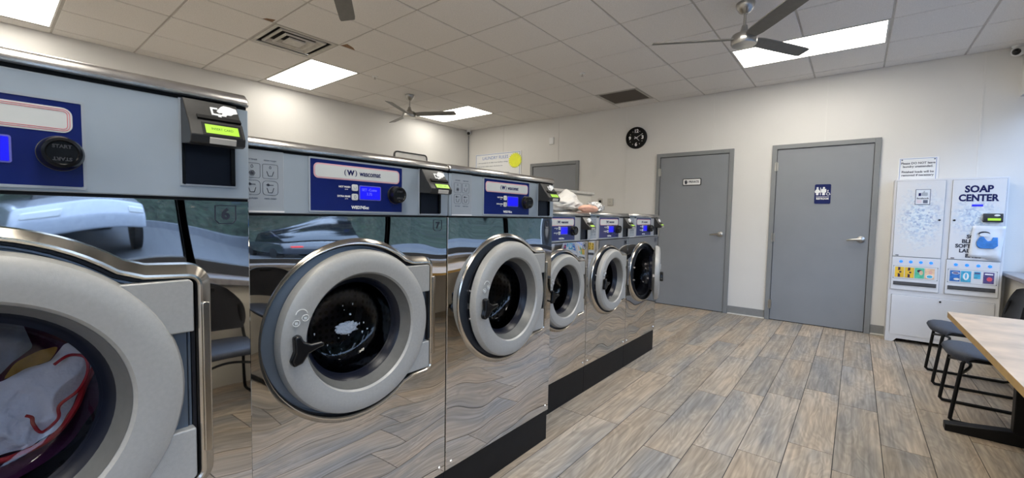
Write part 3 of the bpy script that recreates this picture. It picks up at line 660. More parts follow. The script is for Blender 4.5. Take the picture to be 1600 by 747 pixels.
# ================================================================= WASHERS
def door_path(s, n=60):
    R = .30*s; pts = []
    a0, a1 = 52., 307.
    for k in range(n+1):
        a = math.radians(a0+(a1-a0)*k/n); pts.append((R*math.cos(a), R*math.sin(a)))
    pts.append((.215*s, -.229*s))
    for k in range(7):
        a = math.radians(-90+15*k); pts.append(((.274+.04*math.cos(a))*s, (-.186+.04*math.sin(a))*s))
    for k in range(6): pts.append((.314*s, (-.13+.26*k/5)*s))
    for k in range(7):
        a = math.radians(15*k); pts.append(((.274+.04*math.cos(a))*s, (.183+.04*math.sin(a))*s))
    pts.append((.215*s, .226*s))
    return pts
def sweep(mb, path, prof, cu, cv, last_circle=None):
    """loops of path inset by prof[i][0] at depth prof[i][1]; optionally finish on a circle (r, lx)"""
    ks = [min(1, .14+.86*min(1, (.5+.5*math.cos(math.atan2(v, u)))*1.15)**.8+.35*max(0, -math.sin(math.atan2(v, u)))) for u, v in path]   # the bezel is slim on the handle side, broad on the hinge side
    loops = []
    for e in prof:
        d, lx = e[:2]; kk = ks if len(e) > 2 else [1]*len(path)
        op = offset(path, [d*q for q in kk]); loops.append([(lx*q if lx > 0 else lx, u+cu, v+cv) for (u, v), q in zip(op, kk)])
    if last_circle:
        for rr, lx in last_circle:
            lp = []
            for u, v in path:
                a = math.atan2(v, u); lp.append((lx, cu+rr*math.cos(a), cv+rr*math.sin(a)))
            loops.append(lp)
    n = len(path); vs = [p for lp in loops for p in lp]; fs = []
    for i in range(len(loops)-1):
        for k in range(n): fs.append((i*n+k, i*n+(k+1) % n, (i+1)*n+(k+1) % n, (i+1)*n+k))
    return mb.add(vs, fs)
def holed_plate(y0, y1, z0, z1, cu, cv, rr, lx=0., back=.018):
    angs = [2*PI*k/96 for k in range(96)]
    for yy in (y0, y1):
        for zz in (z0, z1): angs.append(math.atan2(zz-cv, yy-cu) % (2*PI))
    angs = sorted(angs); outer = []; inner = []
    for a in angs:
        c_, s_ = math.cos(a), math.sin(a); ts = []
        if c_ > 1e-9: ts.append((y1-cu)/c_)
        if c_ < -1e-9: ts.append((y0-cu)/c_)
        if s_ > 1e-9: ts.append((z1-cv)/s_)
        if s_ < -1e-9: ts.append((z0-cv)/s_)
        t = min(ts); outer.append((cu+t*c_, cv+t*s_)); inner.append((cu+rr*c_, cv+rr*s_))
    n = len(angs)
    loops = [[(lx-back, *p) for p in outer], [(lx-.002, *p) for p in outer]]
    sh = [(cu+(p[0]-cu)*.9955, cv+(p[1]-cv)*.9955) for p in outer]
    loops += [[(lx, *p) for p in sh], [(lx, *p) for p in inner], [(lx-.03, *p) for p in inner]]
    vs = [p for lp in loops for p in lp]; fs = []
    for i in range(len(loops)-1):
        for k in range(n): fs.append((i*n+k, i*n+(k+1) % n, (i+1)*n+(k+1) % n, (i+1)*n+k))
    return MB().add(vs, fs)

def drop_icon(q, cy, cz, k, lx):
    q.tube([(lx, cy+k*.35*math.cos(a), cz+k*(.35*math.sin(a) if math.sin(a) < .5 else .35*math.sin(a)+(math.sin(a)-.5)*.7)) for a in [2*PI*i/10 for i in range(10)]], k*.07, 4, closed=True)
def tub_icon(q, cy, cz, k, lx):
    q.tube([(lx, cy-k, cz+k*.7), (lx, cy-k*.55, cz-k*.7), (lx, cy+k*.55, cz-k*.7), (lx, cy+k, cz+k*.7)], k*.10, 4)

def washer(xf, yc, w, h, pb, pz, s, dz, depth, num, label, group, angle=0., du=-.022, lcd_lines=('SET -Coins', '3.75'), model='WED745cc', small=False, brand=True, biglcd=False, lid=0., pair_right=True):
    r = thing('washing_machine', label, 'washing machine', (xf, yc, 0), group=group)
    hw = w/2-.0025; hole = .24*s; du *= s
    # plinth and cabinet
    MB().box(-depth, -.010, -w/2, w/2, 0, pz).build('plinth', 'blackm', r, bevel=.003)
    sh = MB(); y0, y1, z0, z1, xb, xf_ = -hw+.002, hw-.002, pz+.002, h-.030, -depth+.002, -.016
    V = [(x, y, z) for x in (xb, xf_) for y in (y0, y1) for z in (z0, z1)]
    sh.add(V, [(0, 1, 3, 2), (0, 4, 5, 1), (2, 3, 7, 6), (0, 2, 6, 4), (1, 5, 7, 3)]); sh.build('cabinet', 'cabdark', r)
    # rounded steel lid
    rr_ = .023; prof = [(-depth, h-.030), (-depth, h), (-rr_, h)]
    for k in range(1, 9):
        a = math.radians(90-90*k/8); prof.append((-rr_+.012+rr_*math.cos(a), h-rr_+rr_*math.sin(a)))
    prof += [(.012, h-.027), (.006, h-.030)]
    hb = MB(); n = len(prof); vv = []
    for yy, k in ((-hw, .0), (-hw+.006, .0), (hw-.006, .0), (hw, .0)):
        ins = .004 if abs(yy) == hw else 0
        for (a, b) in prof: vv.append((a-(ins if a > -depth/2 else 0), yy, b-(ins if b > h-.02 else 0)))
    ff = [tuple(range(n))[::-1], tuple(range(3*n, 4*n))]
    for j in range(3):
        for i in range(n): ff.append((j*n+i, j*n+(i+1) % n, (j+1)*n+(i+1) % n, (j+1)*n+i))
    hb.add(vv, ff).build('top_lid', 'steel', r, smooth=50)
    MB().box(-.02, -.001, -hw+.003, hw-.003, h-.044, h-.026).build('lid_shadow_gap', 'blackm', r, smooth=0)
    # control panel
    cp = MB().box(-.018, .004, -hw, hw, pb+.002, h-.037).build('control_panel', 'cab2' if small else 'cab', r, bevel=.0025)
    MB().box(-.012, -.001, -hw+.002, hw-.002, pb-.012, pb+.012).build('panel_gap', 'blackm', r, smooth=0)
    # polished front with the door hole
    holed_plate(-hw, hw, pz+.004, pb-.003, du, dz, hole).build('front_panel', 'mirror', r, smooth=25)
    for yy in (-hw+.03, hw-.03):
        MB().lathe([(0, .006), (.005, .005), (.0075, 0)], 14, (0, yy, pz+.035), 'x').build('bolt', 'bolt', r)
    # fascia
    ph = .156; fw = .331 if not small else .318
    fr = hw-(.225 if not small else .198) if not biglcd else hw-.287
    fz0 = pb+.013; fz1 = fz0+ph*(1. if not small else .95); fl_ = fr-fw
    fas = MB().prism(rrect(fl_, fr, fz0, fz1, .003, 2), .003, .0065, 'x').build('fascia', 'navy', r)
    f = MB(); outline(f, rrect(fl_-.005, fr+.005, fz0-.005, fz1+.005, .004, 2), .005, .003, .0075, 'x'); f.build('fascia_rim', 'soapl', r)
    # nameplate
    n0, n1 = fl_+.010, fr-.012; nz1 = fz1-.011; nz0 = nz1-.046
    if biglcd:
        MB().prism(rrect(n0, n1, nz0, nz1, .014), .0065, .0075, 'x').build('nameplate_edge', 'plateW', fas)
        for d_ in (.003, .0062):
            f = MB(); outline(f, rrect(n0+d_, n1-d_, nz0+d_, nz1-d_, .013-d_), .0008, .0074, .0080, 'x'); f.build('pinstripe', 'redline', fas)
    else:
        MB().prism(rrect(n0, n1, nz0, nz1, .014), .0065, .0075, 'x').build('nameplate_edge', 'pink', fas)
        MB().prism(rrect(n0+.0045, n1-.0045, nz0+.0045, nz1-.0045, .010), .0072, .0082, 'x').build('nameplate', 'plateW', fas)
    nc = (n0+n1)/2; nzc = (nz0+nz1)/2
    if biglcd: nc -= .035
    if brand:
        text('brand_lettering', 'wascomat', .0245, 'inkblue', fas, (.0086, nc+.037, nzc+.001), WROT, bold=.0002, sx=.80)
        text('brand_lettering', 'W', .022, 'inkblue', fas, (.0086, nc-.034, nzc), WROT, bold=.0010, sx=1.0)
        q = MB()
        for sg in (-1, 1):
            p1 = [(nc-.034+sg*(.013+.009*math.cos(a)), nzc+.0115*math.sin(a)) for a in [math.radians(-75+150*k/10) for k in range(11)]]
            p2 = [(nc-.034+sg*(.013+.0062*math.cos(a)), nzc+.0112*math.sin(a)) for a in [math.radians(75-150*k/10) for k in range(11)]]
            q.prism(p1+p2, .0082, .0088, 'x')
        q.build('brand_emblem', 'inkblue', fas, smooth=0)
    # lcd, buttons, knob
    kc = fr-.029; kz = fz0+.060
    lc1 = fr-.091; lc0 = lc1-.076; lz0 = fz0+.040; lz1 = lz0+.042
    MB().prism(rrect(lc0-.003, lc1+.003, lz0-.003, lz1+.003, .004), .006, .0078, 'x').build('display_rim', 'lcdrim', fas)
    MB().prism(rrect(lc0, lc1, lz0, lz1, .002), .007, .0085, 'x').build('display', 'lcd', fas)
    for i, ln in enumerate(lcd_lines): text('display_text', ln, .0125, 'lcdtxt', fas, (.0088, (lc0+lc1)/2-.004, lz1-.011-.014*i), WROT, extr=.0002)
    for i, bz in enumerate((lz1-.006, lz0+.006)):
        bt = MB().prism(rrect(lc0-.030, lc0-.008, bz-.0105, bz+.0105, .005), .006, .0095, 'x').build('push_button', 'button', fas, bevel=.001)
        q = MB()
        if i == 0: tub_icon(q, lc0-.019, bz, .005, .0097)
        else: drop_icon(q, lc0-.019, bz-.001, .010, .0097)
        q.build('button_symbol', 'inkfaint', fas)
        text('button_caption', ('HOT WASH', 'EXTRA RINSE')[i], .0075, 'white', fas, (.0069, lc0-.034, bz+.001), WROT, align='RIGHT', extr=.0002, bold=.0003)
        text('button_caption', ('press', 'press')[i], .005, 'white', fas, (.0069, lc0-.042, bz-.006), WROT, align='RIGHT', extr=.0002)
    kn = MB().lathe([(.031, .0065), (.031, .014), (.029, .030), (.0265, .036), (.022, .037), (.020, .034), (.006, .034), (0, .034)], 40, (0, kc, kz), 'x').build('start_knob', 'black', fas, smooth=40)
    MB().lathe([(.0318, .0065), (.0318, .011), (.0305, .012)], 40, (0, kc, kz), 'x').build('knob_skirt', 'charcoal', fas)
    for zz, rt in ((.011, 0), (-.011, PI)):
        text('knob_lettering', 'START', .0085, 'knobtx', fas, (.0345, kc, kz+zz), (PI/2+0, rt, PI/2), extr=.0003, bold=.0003)
    if biglcd: nc += .035
    text('model_lettering', model, .0135, 'white', fas, (.0069, nc+.001, fz0+.012), WROT, bold=.0006, extr=.0002)
    # soap compartment panel on the left
    sp1 = fl_-.075 if not small else fl_-.040; sp0 = max(-hw+.014, sp1-.132)
    if sp1-sp0 > .06:
        so_ = MB().box(.002, .0055, sp0, sp1, fz0-.006, fz1+.006).build('soap_panel', 'soapl', r, bevel=.0015)
        MB().box(.004, .0075, sp0, sp1, fz0-.0085, fz0-.004).build('panel_lip', 'white', so_, smooth=0)
        pc = (sp0+sp1)/2-.002; pw = min(.0215, (sp1-sp0)/5)
        q = MB(); ic = MB(); zc_ = (fz0+fz1)/2+.004
        for i in (0, 1):
            for j in (0, 1):
                cy = pc+(i-.5)*2.15*pw; cz = zc_+(.5-j)*.046
                outline(q, rrect(cy-pw*.95, cy+pw*.95, cz-.020, cz+.020, .005 if j == 0 else .010, 4), .0008, .0054, .0060, 'x')
                if (i, j) == (0, 0):
                    for a in range(6):
                        ic.tube([(.0058, cy+.0042*math.cos(a*PI/3)+.003*math.cos(t), cz-.007+.0042*math.sin(a*PI/3)+.003*math.sin(t)) for t in [2*PI*k/8 for k in range(8)]], .0007, 4, closed=True)
                    drop_icon(ic, cy, cz+.010, .008, .0058)
                else:
                    tub_icon(ic, cy, cz-.006, .009, .0058)
                    if j == 0: drop_icon(ic, cy, cz+.010, .007, .0058)
                    else:
                        ic.prism([(cy-.011, cz+.009), (cy-.006, cz+.013), (cy-.001, cz+.009), (cy+.008, cz+.0095), (cy+.008, cz+.0075), (cy-.001, cz+.0075), (cy-.006, cz+.005)], .0052, .0062, 'x')
                text('soap_caption', (('SOFTENER', 'PRE WASH'), ('MAIN WASH', 'MAIN WASH'))[i][j], .0062, 'inkfaint', so_, (.0058, cy, zc_+(.0525 if j == 0 else -.0525)), WROT, extr=.0002, sx=pw/.0235)
        q.build('compartment_outline', 'ink', so_, smooth=0); ic.build('compartment_symbol', 'ink', so_)
    # card reader, pocket
    c1 = hw-(.042 if not biglcd else .030); c0 = c1-.103
    if small: c1 = hw-.030; c0 = c1-.090
    top = h-.036; zb = pb+(.030 if biglcd else .008); mid = zb+(top-zb)*.48
    f = MB(); outline(f, [(c0-.004, zb-.003), (c1+.004, zb-.003), (c1+.004, top), (c0-.004, top)], .004, .0035, .0065, 'x'); f.build('reader_surround', 'soapl', r, smooth=0)
    q = MB().box(.0035, .0048, c0, c1, zb, mid); q.build('coin_pocket', 'navyrub', r, smooth=0)
    MB().box(.0035, .012, c1-.010, c1-.002, zb+.004, mid).build('pocket_rail', 'black', r); MB().box(.0035, .007, c0+.002, c0+.006, zb, mid).build('pocket_rail', 'black', r)
    cr_ = MB().prism([(.004, top), (.018, top), (.050, top-.046), (.056, top-.050), (.074, mid+.014), (.071, mid-.002), (.060, mid-.005), (.004, mid)], c0, c1, 'y')
    # prism along y expects (x,z)
    cr_o = cr_.build('card_reader', 'charcoal', r, bevel=.002)
    def on_slope(t, lift=.0): # t along the upper slope 0..1
        return (.018+.032*t+lift*.82, top-.046*t+lift*.57)
    ym = (c0+c1)/2
    sl = MB(); a = on_slope(.80, .0005); bq = on_slope(1.02, .004)
    sl.prism([(a[0]-.004, a[1]), (a[0]+.002, a[1]+.001), (bq[0]+.001, bq[1]+.001), (bq[0]-.006, bq[1]-.004)], c0+.018, c1-.002, 'y'); sl.build('card_slot', 'blackm', cr_o)
    # lower face runs (.050,top-.046)->(.060,mid+.012)
    L0 = Vector((.056, top-.050)); L1 = Vector((.074, mid+.014)); dd = (L1-L0); nn = Vector((-dd.y, dd.x)).normalized()
    if nn.x < 0: nn = -nn
    def lowq(t0, t1, ya, yb, e0, e1, name, m):
        p = [L0+dd*t0+nn*e0, L0+dd*t1+nn*e0, L0+dd*t1+nn*e1, L0+dd*t0+nn*e1]
        MB().prism([tuple(v) for v in p], ya, yb, 'y').build(name, m, cr_o, smooth=0)
    lowq(.10, .98, c0+.022, c1-.006, -.001, .0008, 'screen_frame', 'blackm'); lowq(.24, .84, c0+.028, c1-.012, .0, .0014, 'screen', 'green')
    text('screen_text', 'INSERT CARD', .0085, 'greentx', cr_o, ((L0+dd*.5+nn*.0022).x, ym+.008, (L0+dd*.5).y), (PI/2-math.atan2(dd.x, -dd.y), 0, PI/2), extr=.0001, sx=.8)
    MB().prism([(.070, mid-.001), (.0745, mid+.011), (.0752, mid+.009), (.0725, mid-.0025)], ym-.018, ym+.032, 'y').build('reader_label', 'ventw', cr_o, smooth=0)
    # hand-and-card symbol on the slope
    sy_ = ym+.012
    def slope_poly(pts, lift):
        v = []
        for (u, t) in pts:
            e = on_slope(t, lift); v.append((e[0], u+sy_, e[1]))
        return v
    q = MB()
    for pts in ([(.000, .34), (.006, .20), (.012, .12), (.024, .14), (.036, .20), (.037, .44), (.028, .50), (.022, .60), (.015, .60), (.012, .66), (.004, .62), (.006, .52), (-.001, .56), (-.005, .48)], [(-.016, .30), (-.002, .30), (-.002, .38), (-.012, .38), (-.012, .62), (.012, .62), (.012, .70), (-.016, .70)], [(-.004, .70), (.002, .70), (.002, .80), (-.004, .80)]):
        v = slope_poly(pts, .0012); n_ = len(v); v2 = slope_poly(pts, -.001)
        q.add(v+v2, [tuple(range(n_)), tuple(range(n_, 2*n_))[::-1]]+[(i, (i+1) % n_, n_+(i+1) % n_, n_+i) for i in range(n_)])
    q.build('hand_symbol', 'white', cr_o, smooth=0)
    # number plate
    ny = hw-.050; nzz = pb-.036
    oc = [(ny-.022, nzz-.013), (ny-.014, nzz-.022), (ny+.014, nzz-.022), (ny+.022, nzz-.013), (ny+.022, nzz+.022), (ny-.022, nzz+.022)]
    nb = MB(); outline(nb, oc, .002, 0, .0015, 'x'); nb = nb.build('number_plate', 'ink', r, smooth=0)
    text('number_lettering', num, .034, 'ink', nb, (.0008, ny, nzz), WROT, bold=.0015, extr=.0004)
    # door surround
    path = door_path(s)
    bz = MB(); sweep(bz, path, [(-.003*s, -.001, 1), (.0*s, .016, 1), (.017*s, .036, 1), (.021*s, .037, 1), (.025*s, .033, 1), (.027*s, .004, 1)], du, dz); bzo = bz.build('door_bezel', 'chrome', r, smooth=32)
    sl_ = MB(); sweep(sl_, path, [(.0268*s, .003, 1), (.0272*s, .016, 1), (.033*s, .016, 1), (.034*s, .004, 1)], du, dz); sl_.build('door_seal', 'rubber', r)
    sg_ = MB(); sweep(sg_, path, [(.0405*s, .012), (.0408*s, .0175), (.0440*s, .0175), (.0445*s, .012)], du, dz); sg_.build('seat_groove', 'rubber', r)
    MB().prism(rrect(du+.294*s, du+.307*s, dz-.15*s, dz+.15*s, .006, 4), .034, .0425, 'x').build('bezel_rib', 'chrome', bzo, bevel=.002)
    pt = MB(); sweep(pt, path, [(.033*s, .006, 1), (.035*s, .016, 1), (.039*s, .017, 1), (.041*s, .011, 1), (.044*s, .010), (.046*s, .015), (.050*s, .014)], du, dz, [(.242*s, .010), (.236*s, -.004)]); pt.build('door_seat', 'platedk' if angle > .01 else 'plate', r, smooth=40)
    MB().lathe([(.240*s, .004), (.232*s, .010), (.222*s, .004), (.210*s, -.015), (.204*s, -.05), (.215*s, -.07)], 64, (0, du, dz), 'x').build('door_gasket', 'rubber', r)
    MB().lathe([(.206*s, -.048), (.225*s, -.070), (.285*s, -.085), (.29*s, -.10), (.29*s, -.42), (.27*s, -.44), (.05, -.45), (0, -.44)], 56, (0, du, dz), 'x').build('drum', 'drum', r)
    for k in range(3):
        a = 2*PI*k/3+.5; ca, sa = math.cos(a), math.sin(a); q = MB()
        P = lambda rad, t, x_: (x_, du+rad*ca-t*sa, dz+rad*sa+t*ca)
        q.add([P(.29*s, -.05, -.12), P(.29*s, .05, -.12), P(.22*s, 0, -.13), P(.29*s, -.05, -.42), P(.29*s, .05, -.42), P(.22*s, 0, -.41)], [(0, 1, 2), (3, 5, 4), (0, 2, 5, 3), (1, 4, 5, 2), (0, 3, 4, 1)]); q.build('drum_lifter', 'steel', r)
    # door leaf: origin on the hinge axis
    hx, hy = .022, du+.288*s
    O = lambda x_, y_, z_: (x_-hx, y_-hy, z_-dz)
    ring = MB().lathe([(.190*s, .004), (.1875*s, .045), (.194*s, .054), (.222*s, .057), (.247*s, .054), (.260*s, .045), (.2655*s, .033), (.266*s, .016), (.250*s, .012), (.20*s, .004)], 80, O(0, du, dz), 'x', close=True)
    dleaf = ring.build('door', 'ring', r, (hx, hy, dz), smooth=28, rot=(0, 0, angle))
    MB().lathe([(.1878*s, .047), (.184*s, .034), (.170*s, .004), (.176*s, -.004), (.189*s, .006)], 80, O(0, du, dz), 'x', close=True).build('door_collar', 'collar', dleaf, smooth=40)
    for sg in (1, -1):
        za, zb_ = sg*.095*s, sg*.196*s
        pl_ = [(.20, .095), (.281, .095), (.281, .190), (.275, .196), (.150, .196), (.20, .12)]
        q = MB().prism([(u*s+du-hy, sg*v*s) for u, v in pl_], .014-hx, .040-hx, 'x'); q.build('hinge_block', 'ring', dleaf, bevel=.003)
    q = MB().box(.014-hx, .020-hx, du+.20*s-hy, du+.272*s-hy, -.10*s, .10*s); q.build('hinge_plate', 'plate', dleaf)
    MB().lathe([(.176*s, .010), (.170*s, .006), (.160*s, -.010), (.152*s, -.022), (.158*s, -.030), (.172*s, -.012)], 72, O(0, du, dz), 'x', close=True).build('glass_trim', 'navyrub', dleaf)
    bowl = [(.156*s, -.014), (.153*s, -.030), (.147*s, -.062), (.134*s, -.088), (.105*s, -.104), (.06*s, -.111), (.0, -.113)]
    MB().lathe(bowl, 64, O(0, du, dz), 'x').build('door_glass', 'glassd', dleaf, smooth=60)
    hp = [(-.236, .038), (-.219, .044), (-.209, .022), (-.190, .012), (-.160, .013), (-.150, .008), (-.150, -.003), (-.168, -.006), (-.196, -.016), (-.214, -.040), (-.238, -.046), (-.245, -.030), (-.234, -.004)]
    MB().prism([(u*s+du-hy, (v-.006)*s) for u, v in hp], .057-hx, .082-hx, 'x').build('door_handle', 'black', dleaf, bevel=.006)
    MB().lathe([(0, .02), (.012, .02), (.012, .06), (0, .06)], 14, O(0, du-.205*s, dz-.004), 'x').build('handle_pivot', 'black', dleaf)
    q = MB()
    for k, cu_ in enumerate((-.223, -.197)):
        q.tube([(.0605-hx, (cu_+.010*math.cos(a))*s+du-hy, (.068+.009*math.sin(a)+.012*k)*s) for a in [2*PI*i/10 for i in range(10)]], .0013, 5, closed=True)
        q.box(.058-hx, .0615-hx, (cu_-.004)*s+du-hy, (cu_+.004)*s+du-hy, (.064+.012*k)*s, (.071+.012*k)*s)
    q.tube([(.0605-hx, (-.208+.017*math.cos(a))*s+du-hy, (.090+.016*math.sin(a))*s) for a in [math.radians(d) for d in range(10, 171, 20)]], .0015, 5)
    q.build('lock_symbol', 'button', dleaf)
    if angle > .01:   # open doors show the catch and the studs on the seat
        for zz in (.06, -.06): MB().lathe([(0, .028), (.006, .026), (.009, .010)], 14, (0, du-.243*s, dz+zz*s), 'x').build('seat_stud', 'bolt', r)
        MB().box(.010, .016, du-.252*s, du-.240*s, dz-.024*s, dz+.018*s).build('catch_slot', 'blackm', r, bevel=.003)
        MB().box(.0-hx, .02-hx, du-.262*s-hy, du-.240*s-hy, -.012, .012).build('catch_tongue', 'bolt', dleaf)
    if lid:
        q = MB().prism(rrect(-hw+.02, -hw+.21, h-.02, h+lid, .018), -.39, -.386, 'x'); q = q.build('dispenser_lid', 'ventw', r)
        f = MB(); outline(f, rrect(-hw+.018, -hw+.212, h-.022, h+lid+.002, .018), .005, -.392, -.383, 'x'); f.build('lid_edging', 'charcoal', q)
    return r

GB, GS = 'large stainless front-load washers', 'small stainless front-load washers'
W6 = washer(1.40, -6.205, .870, 1.520, 1.268, .165, 1.14, .868, .98, '6', 'tallest stainless washer, number 6, running with laundry in its drum', GB, biglcd=True, du=-.012, model='WED765cc')
W7 = washer(1.275, -5.3875, .765, 1.445, 1.234, .168, 1.0, .857, .86, '7', 'large stainless washer number 7, door shut, beside washer 6', GB)
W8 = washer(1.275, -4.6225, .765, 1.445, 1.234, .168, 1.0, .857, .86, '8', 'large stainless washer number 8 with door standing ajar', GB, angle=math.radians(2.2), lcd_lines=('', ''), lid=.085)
W9 = washer(1.118, -3.880, .662, 1.276, 1.079, .190, .87, .776, .70, '9', 'small stainless washer with plastic bags on top, beside washer 8', GS, small=True, lcd_lines=('', ''), model='WED730cc')
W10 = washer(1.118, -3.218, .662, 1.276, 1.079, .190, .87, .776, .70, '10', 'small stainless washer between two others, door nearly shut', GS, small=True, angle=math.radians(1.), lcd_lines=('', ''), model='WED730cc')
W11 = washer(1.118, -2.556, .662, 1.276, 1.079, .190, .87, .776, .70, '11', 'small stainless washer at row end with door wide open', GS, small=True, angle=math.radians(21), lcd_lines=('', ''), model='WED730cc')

# ---- laundry behind the glass of washer 6
c6 = Vector((1.40, -6.205-.012*1.14, .868)); s6 = 1.14
def inside(p, poly):
    c = False; n = len(poly)
    for i in range(n):
        (x1, y1), (x2, y2) = poly[i], poly[i-1]
        if (y1 > p[1]) != (y2 > p[1]) and p[0] < (x2-x1)*(p[1]-y1)/(y2-y1)+x1: c = not c
    return c
def cloth(name, m, lab, poly, base, amp, seed, step=.0032):
    """a crumpled sheet of the given outline lying behind the bowl"""
    us = [p[0] for p in poly]; vs_ = [p[1] for p in poly]; idx = {}; vs = []; fs = []
    NU = int((max(us)-min(us))/step)+2; NV = int((max(vs_)-min(vs_))/step)+2
    def vert(i, j):
        if (i, j) not in idx:
            u = min(us)+i*step; v = min(vs_)+j*step; rr = math.hypot(u, v)
            fold = abs(noise.noise(Vector((u*9+v*5+seed, v*7-u*4, seed))))*1.3+.35*abs(noise.noise(Vector((u*26, v*26+seed, seed))))
            idx[(i, j)] = len(vs); vs.append((base-amp*fold-.10*max(0, .10-rr)*0, u, v))
        return idx[(i, j)]
    for i in range(NU):
        for j in range(NV):
            c_ = (min(us)+(i+.5)*step, min(vs_)+(j+.5)*step)
            if inside(c_, poly): fs.append((vert(i, j), vert(i+1, j), vert(i+1, j+1), vert(i, j+1)))
    o = MB().add(vs, fs).build(name, m, smooth=80); o.location = c6
    bm = bmesh.new(); bm.from_mesh(o.data)
    for it in range(6):                       # even out the cut edge of the cloth
        new = {}
        for v in bm.verts:
            nb = [e.other_vert(v) for e in v.link_edges if e.is_boundary]
            if len(nb) == 2: new[v] = (v.co*.4+(nb[0].co+nb[1].co)*.3)
        for v, co in new.items(): v.co = co
    bm.to_mesh(o.data); bm.free()
    return tag(o, lab, 'garment', 'garments tumbling in washer 6')
g = cloth('garment', 'clothw', 'white garment with red piping behind the glass of washer 6', [(.166, .091), (.187, .041), (.163, -.009), (.147, -.054), (.116, -.098), (.080, -.115), (.03, -.12), (-.06, -.09), (-.09, .0), (-.05, .06), (.048, .028), (.081, .044), (.117, .050), (.135, .087)], -.124, .030, 1.3)
cloth('garment', 'clothg', 'pale grey garment at the top of the drum in washer 6', [(-.09, .13), (-.02, .165), (.077, .150), (.094, .086), (.066, .068), (.044, .036), (-.05, .066)], -.128, .03, 6.2)
cloth('garment', 'clothy', 'mustard garment high in the drum of washer 6', [(.050, .034), (.068, .064), (.099, .080), (.129, .086), (.114, .054), (.081, .048)], -.122, .02, 2.2, .003)
cloth('garment', 'clothp', 'plum coloured garment wrapped round the drum of washer 6', [(.205*math.cos(2*PI*k/40), .205*math.sin(2*PI*k/40)) for k in range(40)], -.172, .02, 4.1, .007)
def piping(pts, name, rad, dx):
    P = [Vector(p) for p in pts]; out = []
    for i in range(len(P)-1):
        p0, p1, p2, p3 = P[max(0, i-1)], P[i], P[i+1], P[min(len(P)-1, i+2)]
        for k in range(6):
            t = k/6; q = .5*((2*p1)+(-p0+p2)*t+(2*p0-5*p1+4*p2-p3)*t*t+(-p0+3*p1-3*p2+p3)*t**3)
            out.append((dx-.006*math.sin(i+t), q.x, q.y))
    ob = MB().tube(out, rad, 6).build(name, 'clothr', g); ob['label'] = 'red piping'
piping([(.12, .048), (.142, .061), (.165, .053), (.17, .034), (.166, .01), (.152, -.016), (.125, -.04), (.123, -.068), (.1, -.09), (.088, -.068), (.086, -.051), (.077, -.043)], 'piping', .0032, -.123)
piping([(.186, .036), (.165, -.012), (.150, -.056), (.119, -.101), (.082, -.118), (.03, -.122), (-.06, -.09)], 'piping', .0055, -.130)
# dark load behind glass of washer 9
o = blob('garment', 'clothg', (1.118-.17, -3.880-.02, .70), (.05, .14, .10), .25, 3., 9, sub=3); tag(o, 'bluish grey laundry heaped in the drum beside washer 8', 'garment')
# soap suds in washer 7
o = blob('soap_suds', 'foam', (1.275-.109, -5.3875+.005, .833), (.0035, .040, .020), .45, 2.2, 5, sub=4); tag(o, 'white patch of soap suds behind the glass of washer 7', 'suds')
for k in range(14):
    a = random.uniform(0, 2*PI); d = random.uniform(.05, .105)
    o = blob('suds_fleck', 'foam', (1.275-.108+.35*max(0, d-.075), -5.3875-.015+d*math.cos(a), .85+d*math.sin(a)*.8), (.0012, random.uniform(.0012, .004), random.uniform(.0015, .005)), .5, 3, k, sub=2)
    tag(o, 'small white suds fleck behind the glass of washer 7', 'suds', 'flecks of suds in washer 7')

# ---- bags on top of the small washers
bb = blob('plastic_bag', 'bag', (.94, -3.64, 1.276+.05), (.115, .26, .060), .20, 2.0, 2, flat=-.05, sub=5)
for v in bb.data.vertices:
    if v.co.z > 0: v.co.z += .034*math.exp(-((v.co.y-.055)/.055)**2-((v.co.x-.02)/.06)**2)*min(1, v.co.z/.03)+.012*math.sin(23*v.co.y+9*v.co.x)*min(1, v.co.z/.03)
tag(bb, 'white plastic bag with peaked top lying on the small washers', 'bag')
tag(blob('plastic_bag', 'bago', (1.085, -3.50, 1.276+.024), (.026, .135, .028), .15, 2.2, 11, flat=-.024), 'peach coloured plastic bag lying in front of the white bag', 'bag')
tag(blob('foil_wrap', 'foil', (1.02, -3.285, 1.276+.036), (.065, .075, .044), .35, 5, 4, flat=-.036, sub=3, sharp=1), 'crumpled silver foil wrap on top of small washer', 'foil')

# ================================================================= TABLE AND CHAIRS
r = thing('table', 'long beige laminate table with amber edge and black base', 'table', (3.345, -3.40, 0))
tx0, tx1, ty0, ty1, tz = 3.018-3.345, 3.672-3.345, -4.32+3.40, -2.485+3.40, .703
MB().box(tx0, tx1, ty0, ty1, tz-.003, tz).build('table_top', 'lam', r, bevel=.001)
MB().box(tx0+.001, tx1-.001, ty0+.001, ty1-.001, tz-.034, tz-.003).build('edge_band', 'lamedge', r, smooth=0)
for yb in (ty1-.07, ty0+.10):
    q = MB().prism([(tx0+.012, .0), (tx1-.012, .0), (tx1-.012, .04), (.09, .075), (-.06, .075), (tx0+.012, .042)], yb-.036, yb+.036, 'y'); q.build('foot', 'blackm', r, bevel=.004)
    MB().box(-.045, .13, yb-.03, yb+.03, .07, tz-.05).build('column', 'blackm', r, bevel=.004)
    MB().box(tx0+.08, tx1-.03, yb-.03, yb+.03, tz-.055, tz-.034).build('top_support', 'blackm', r)

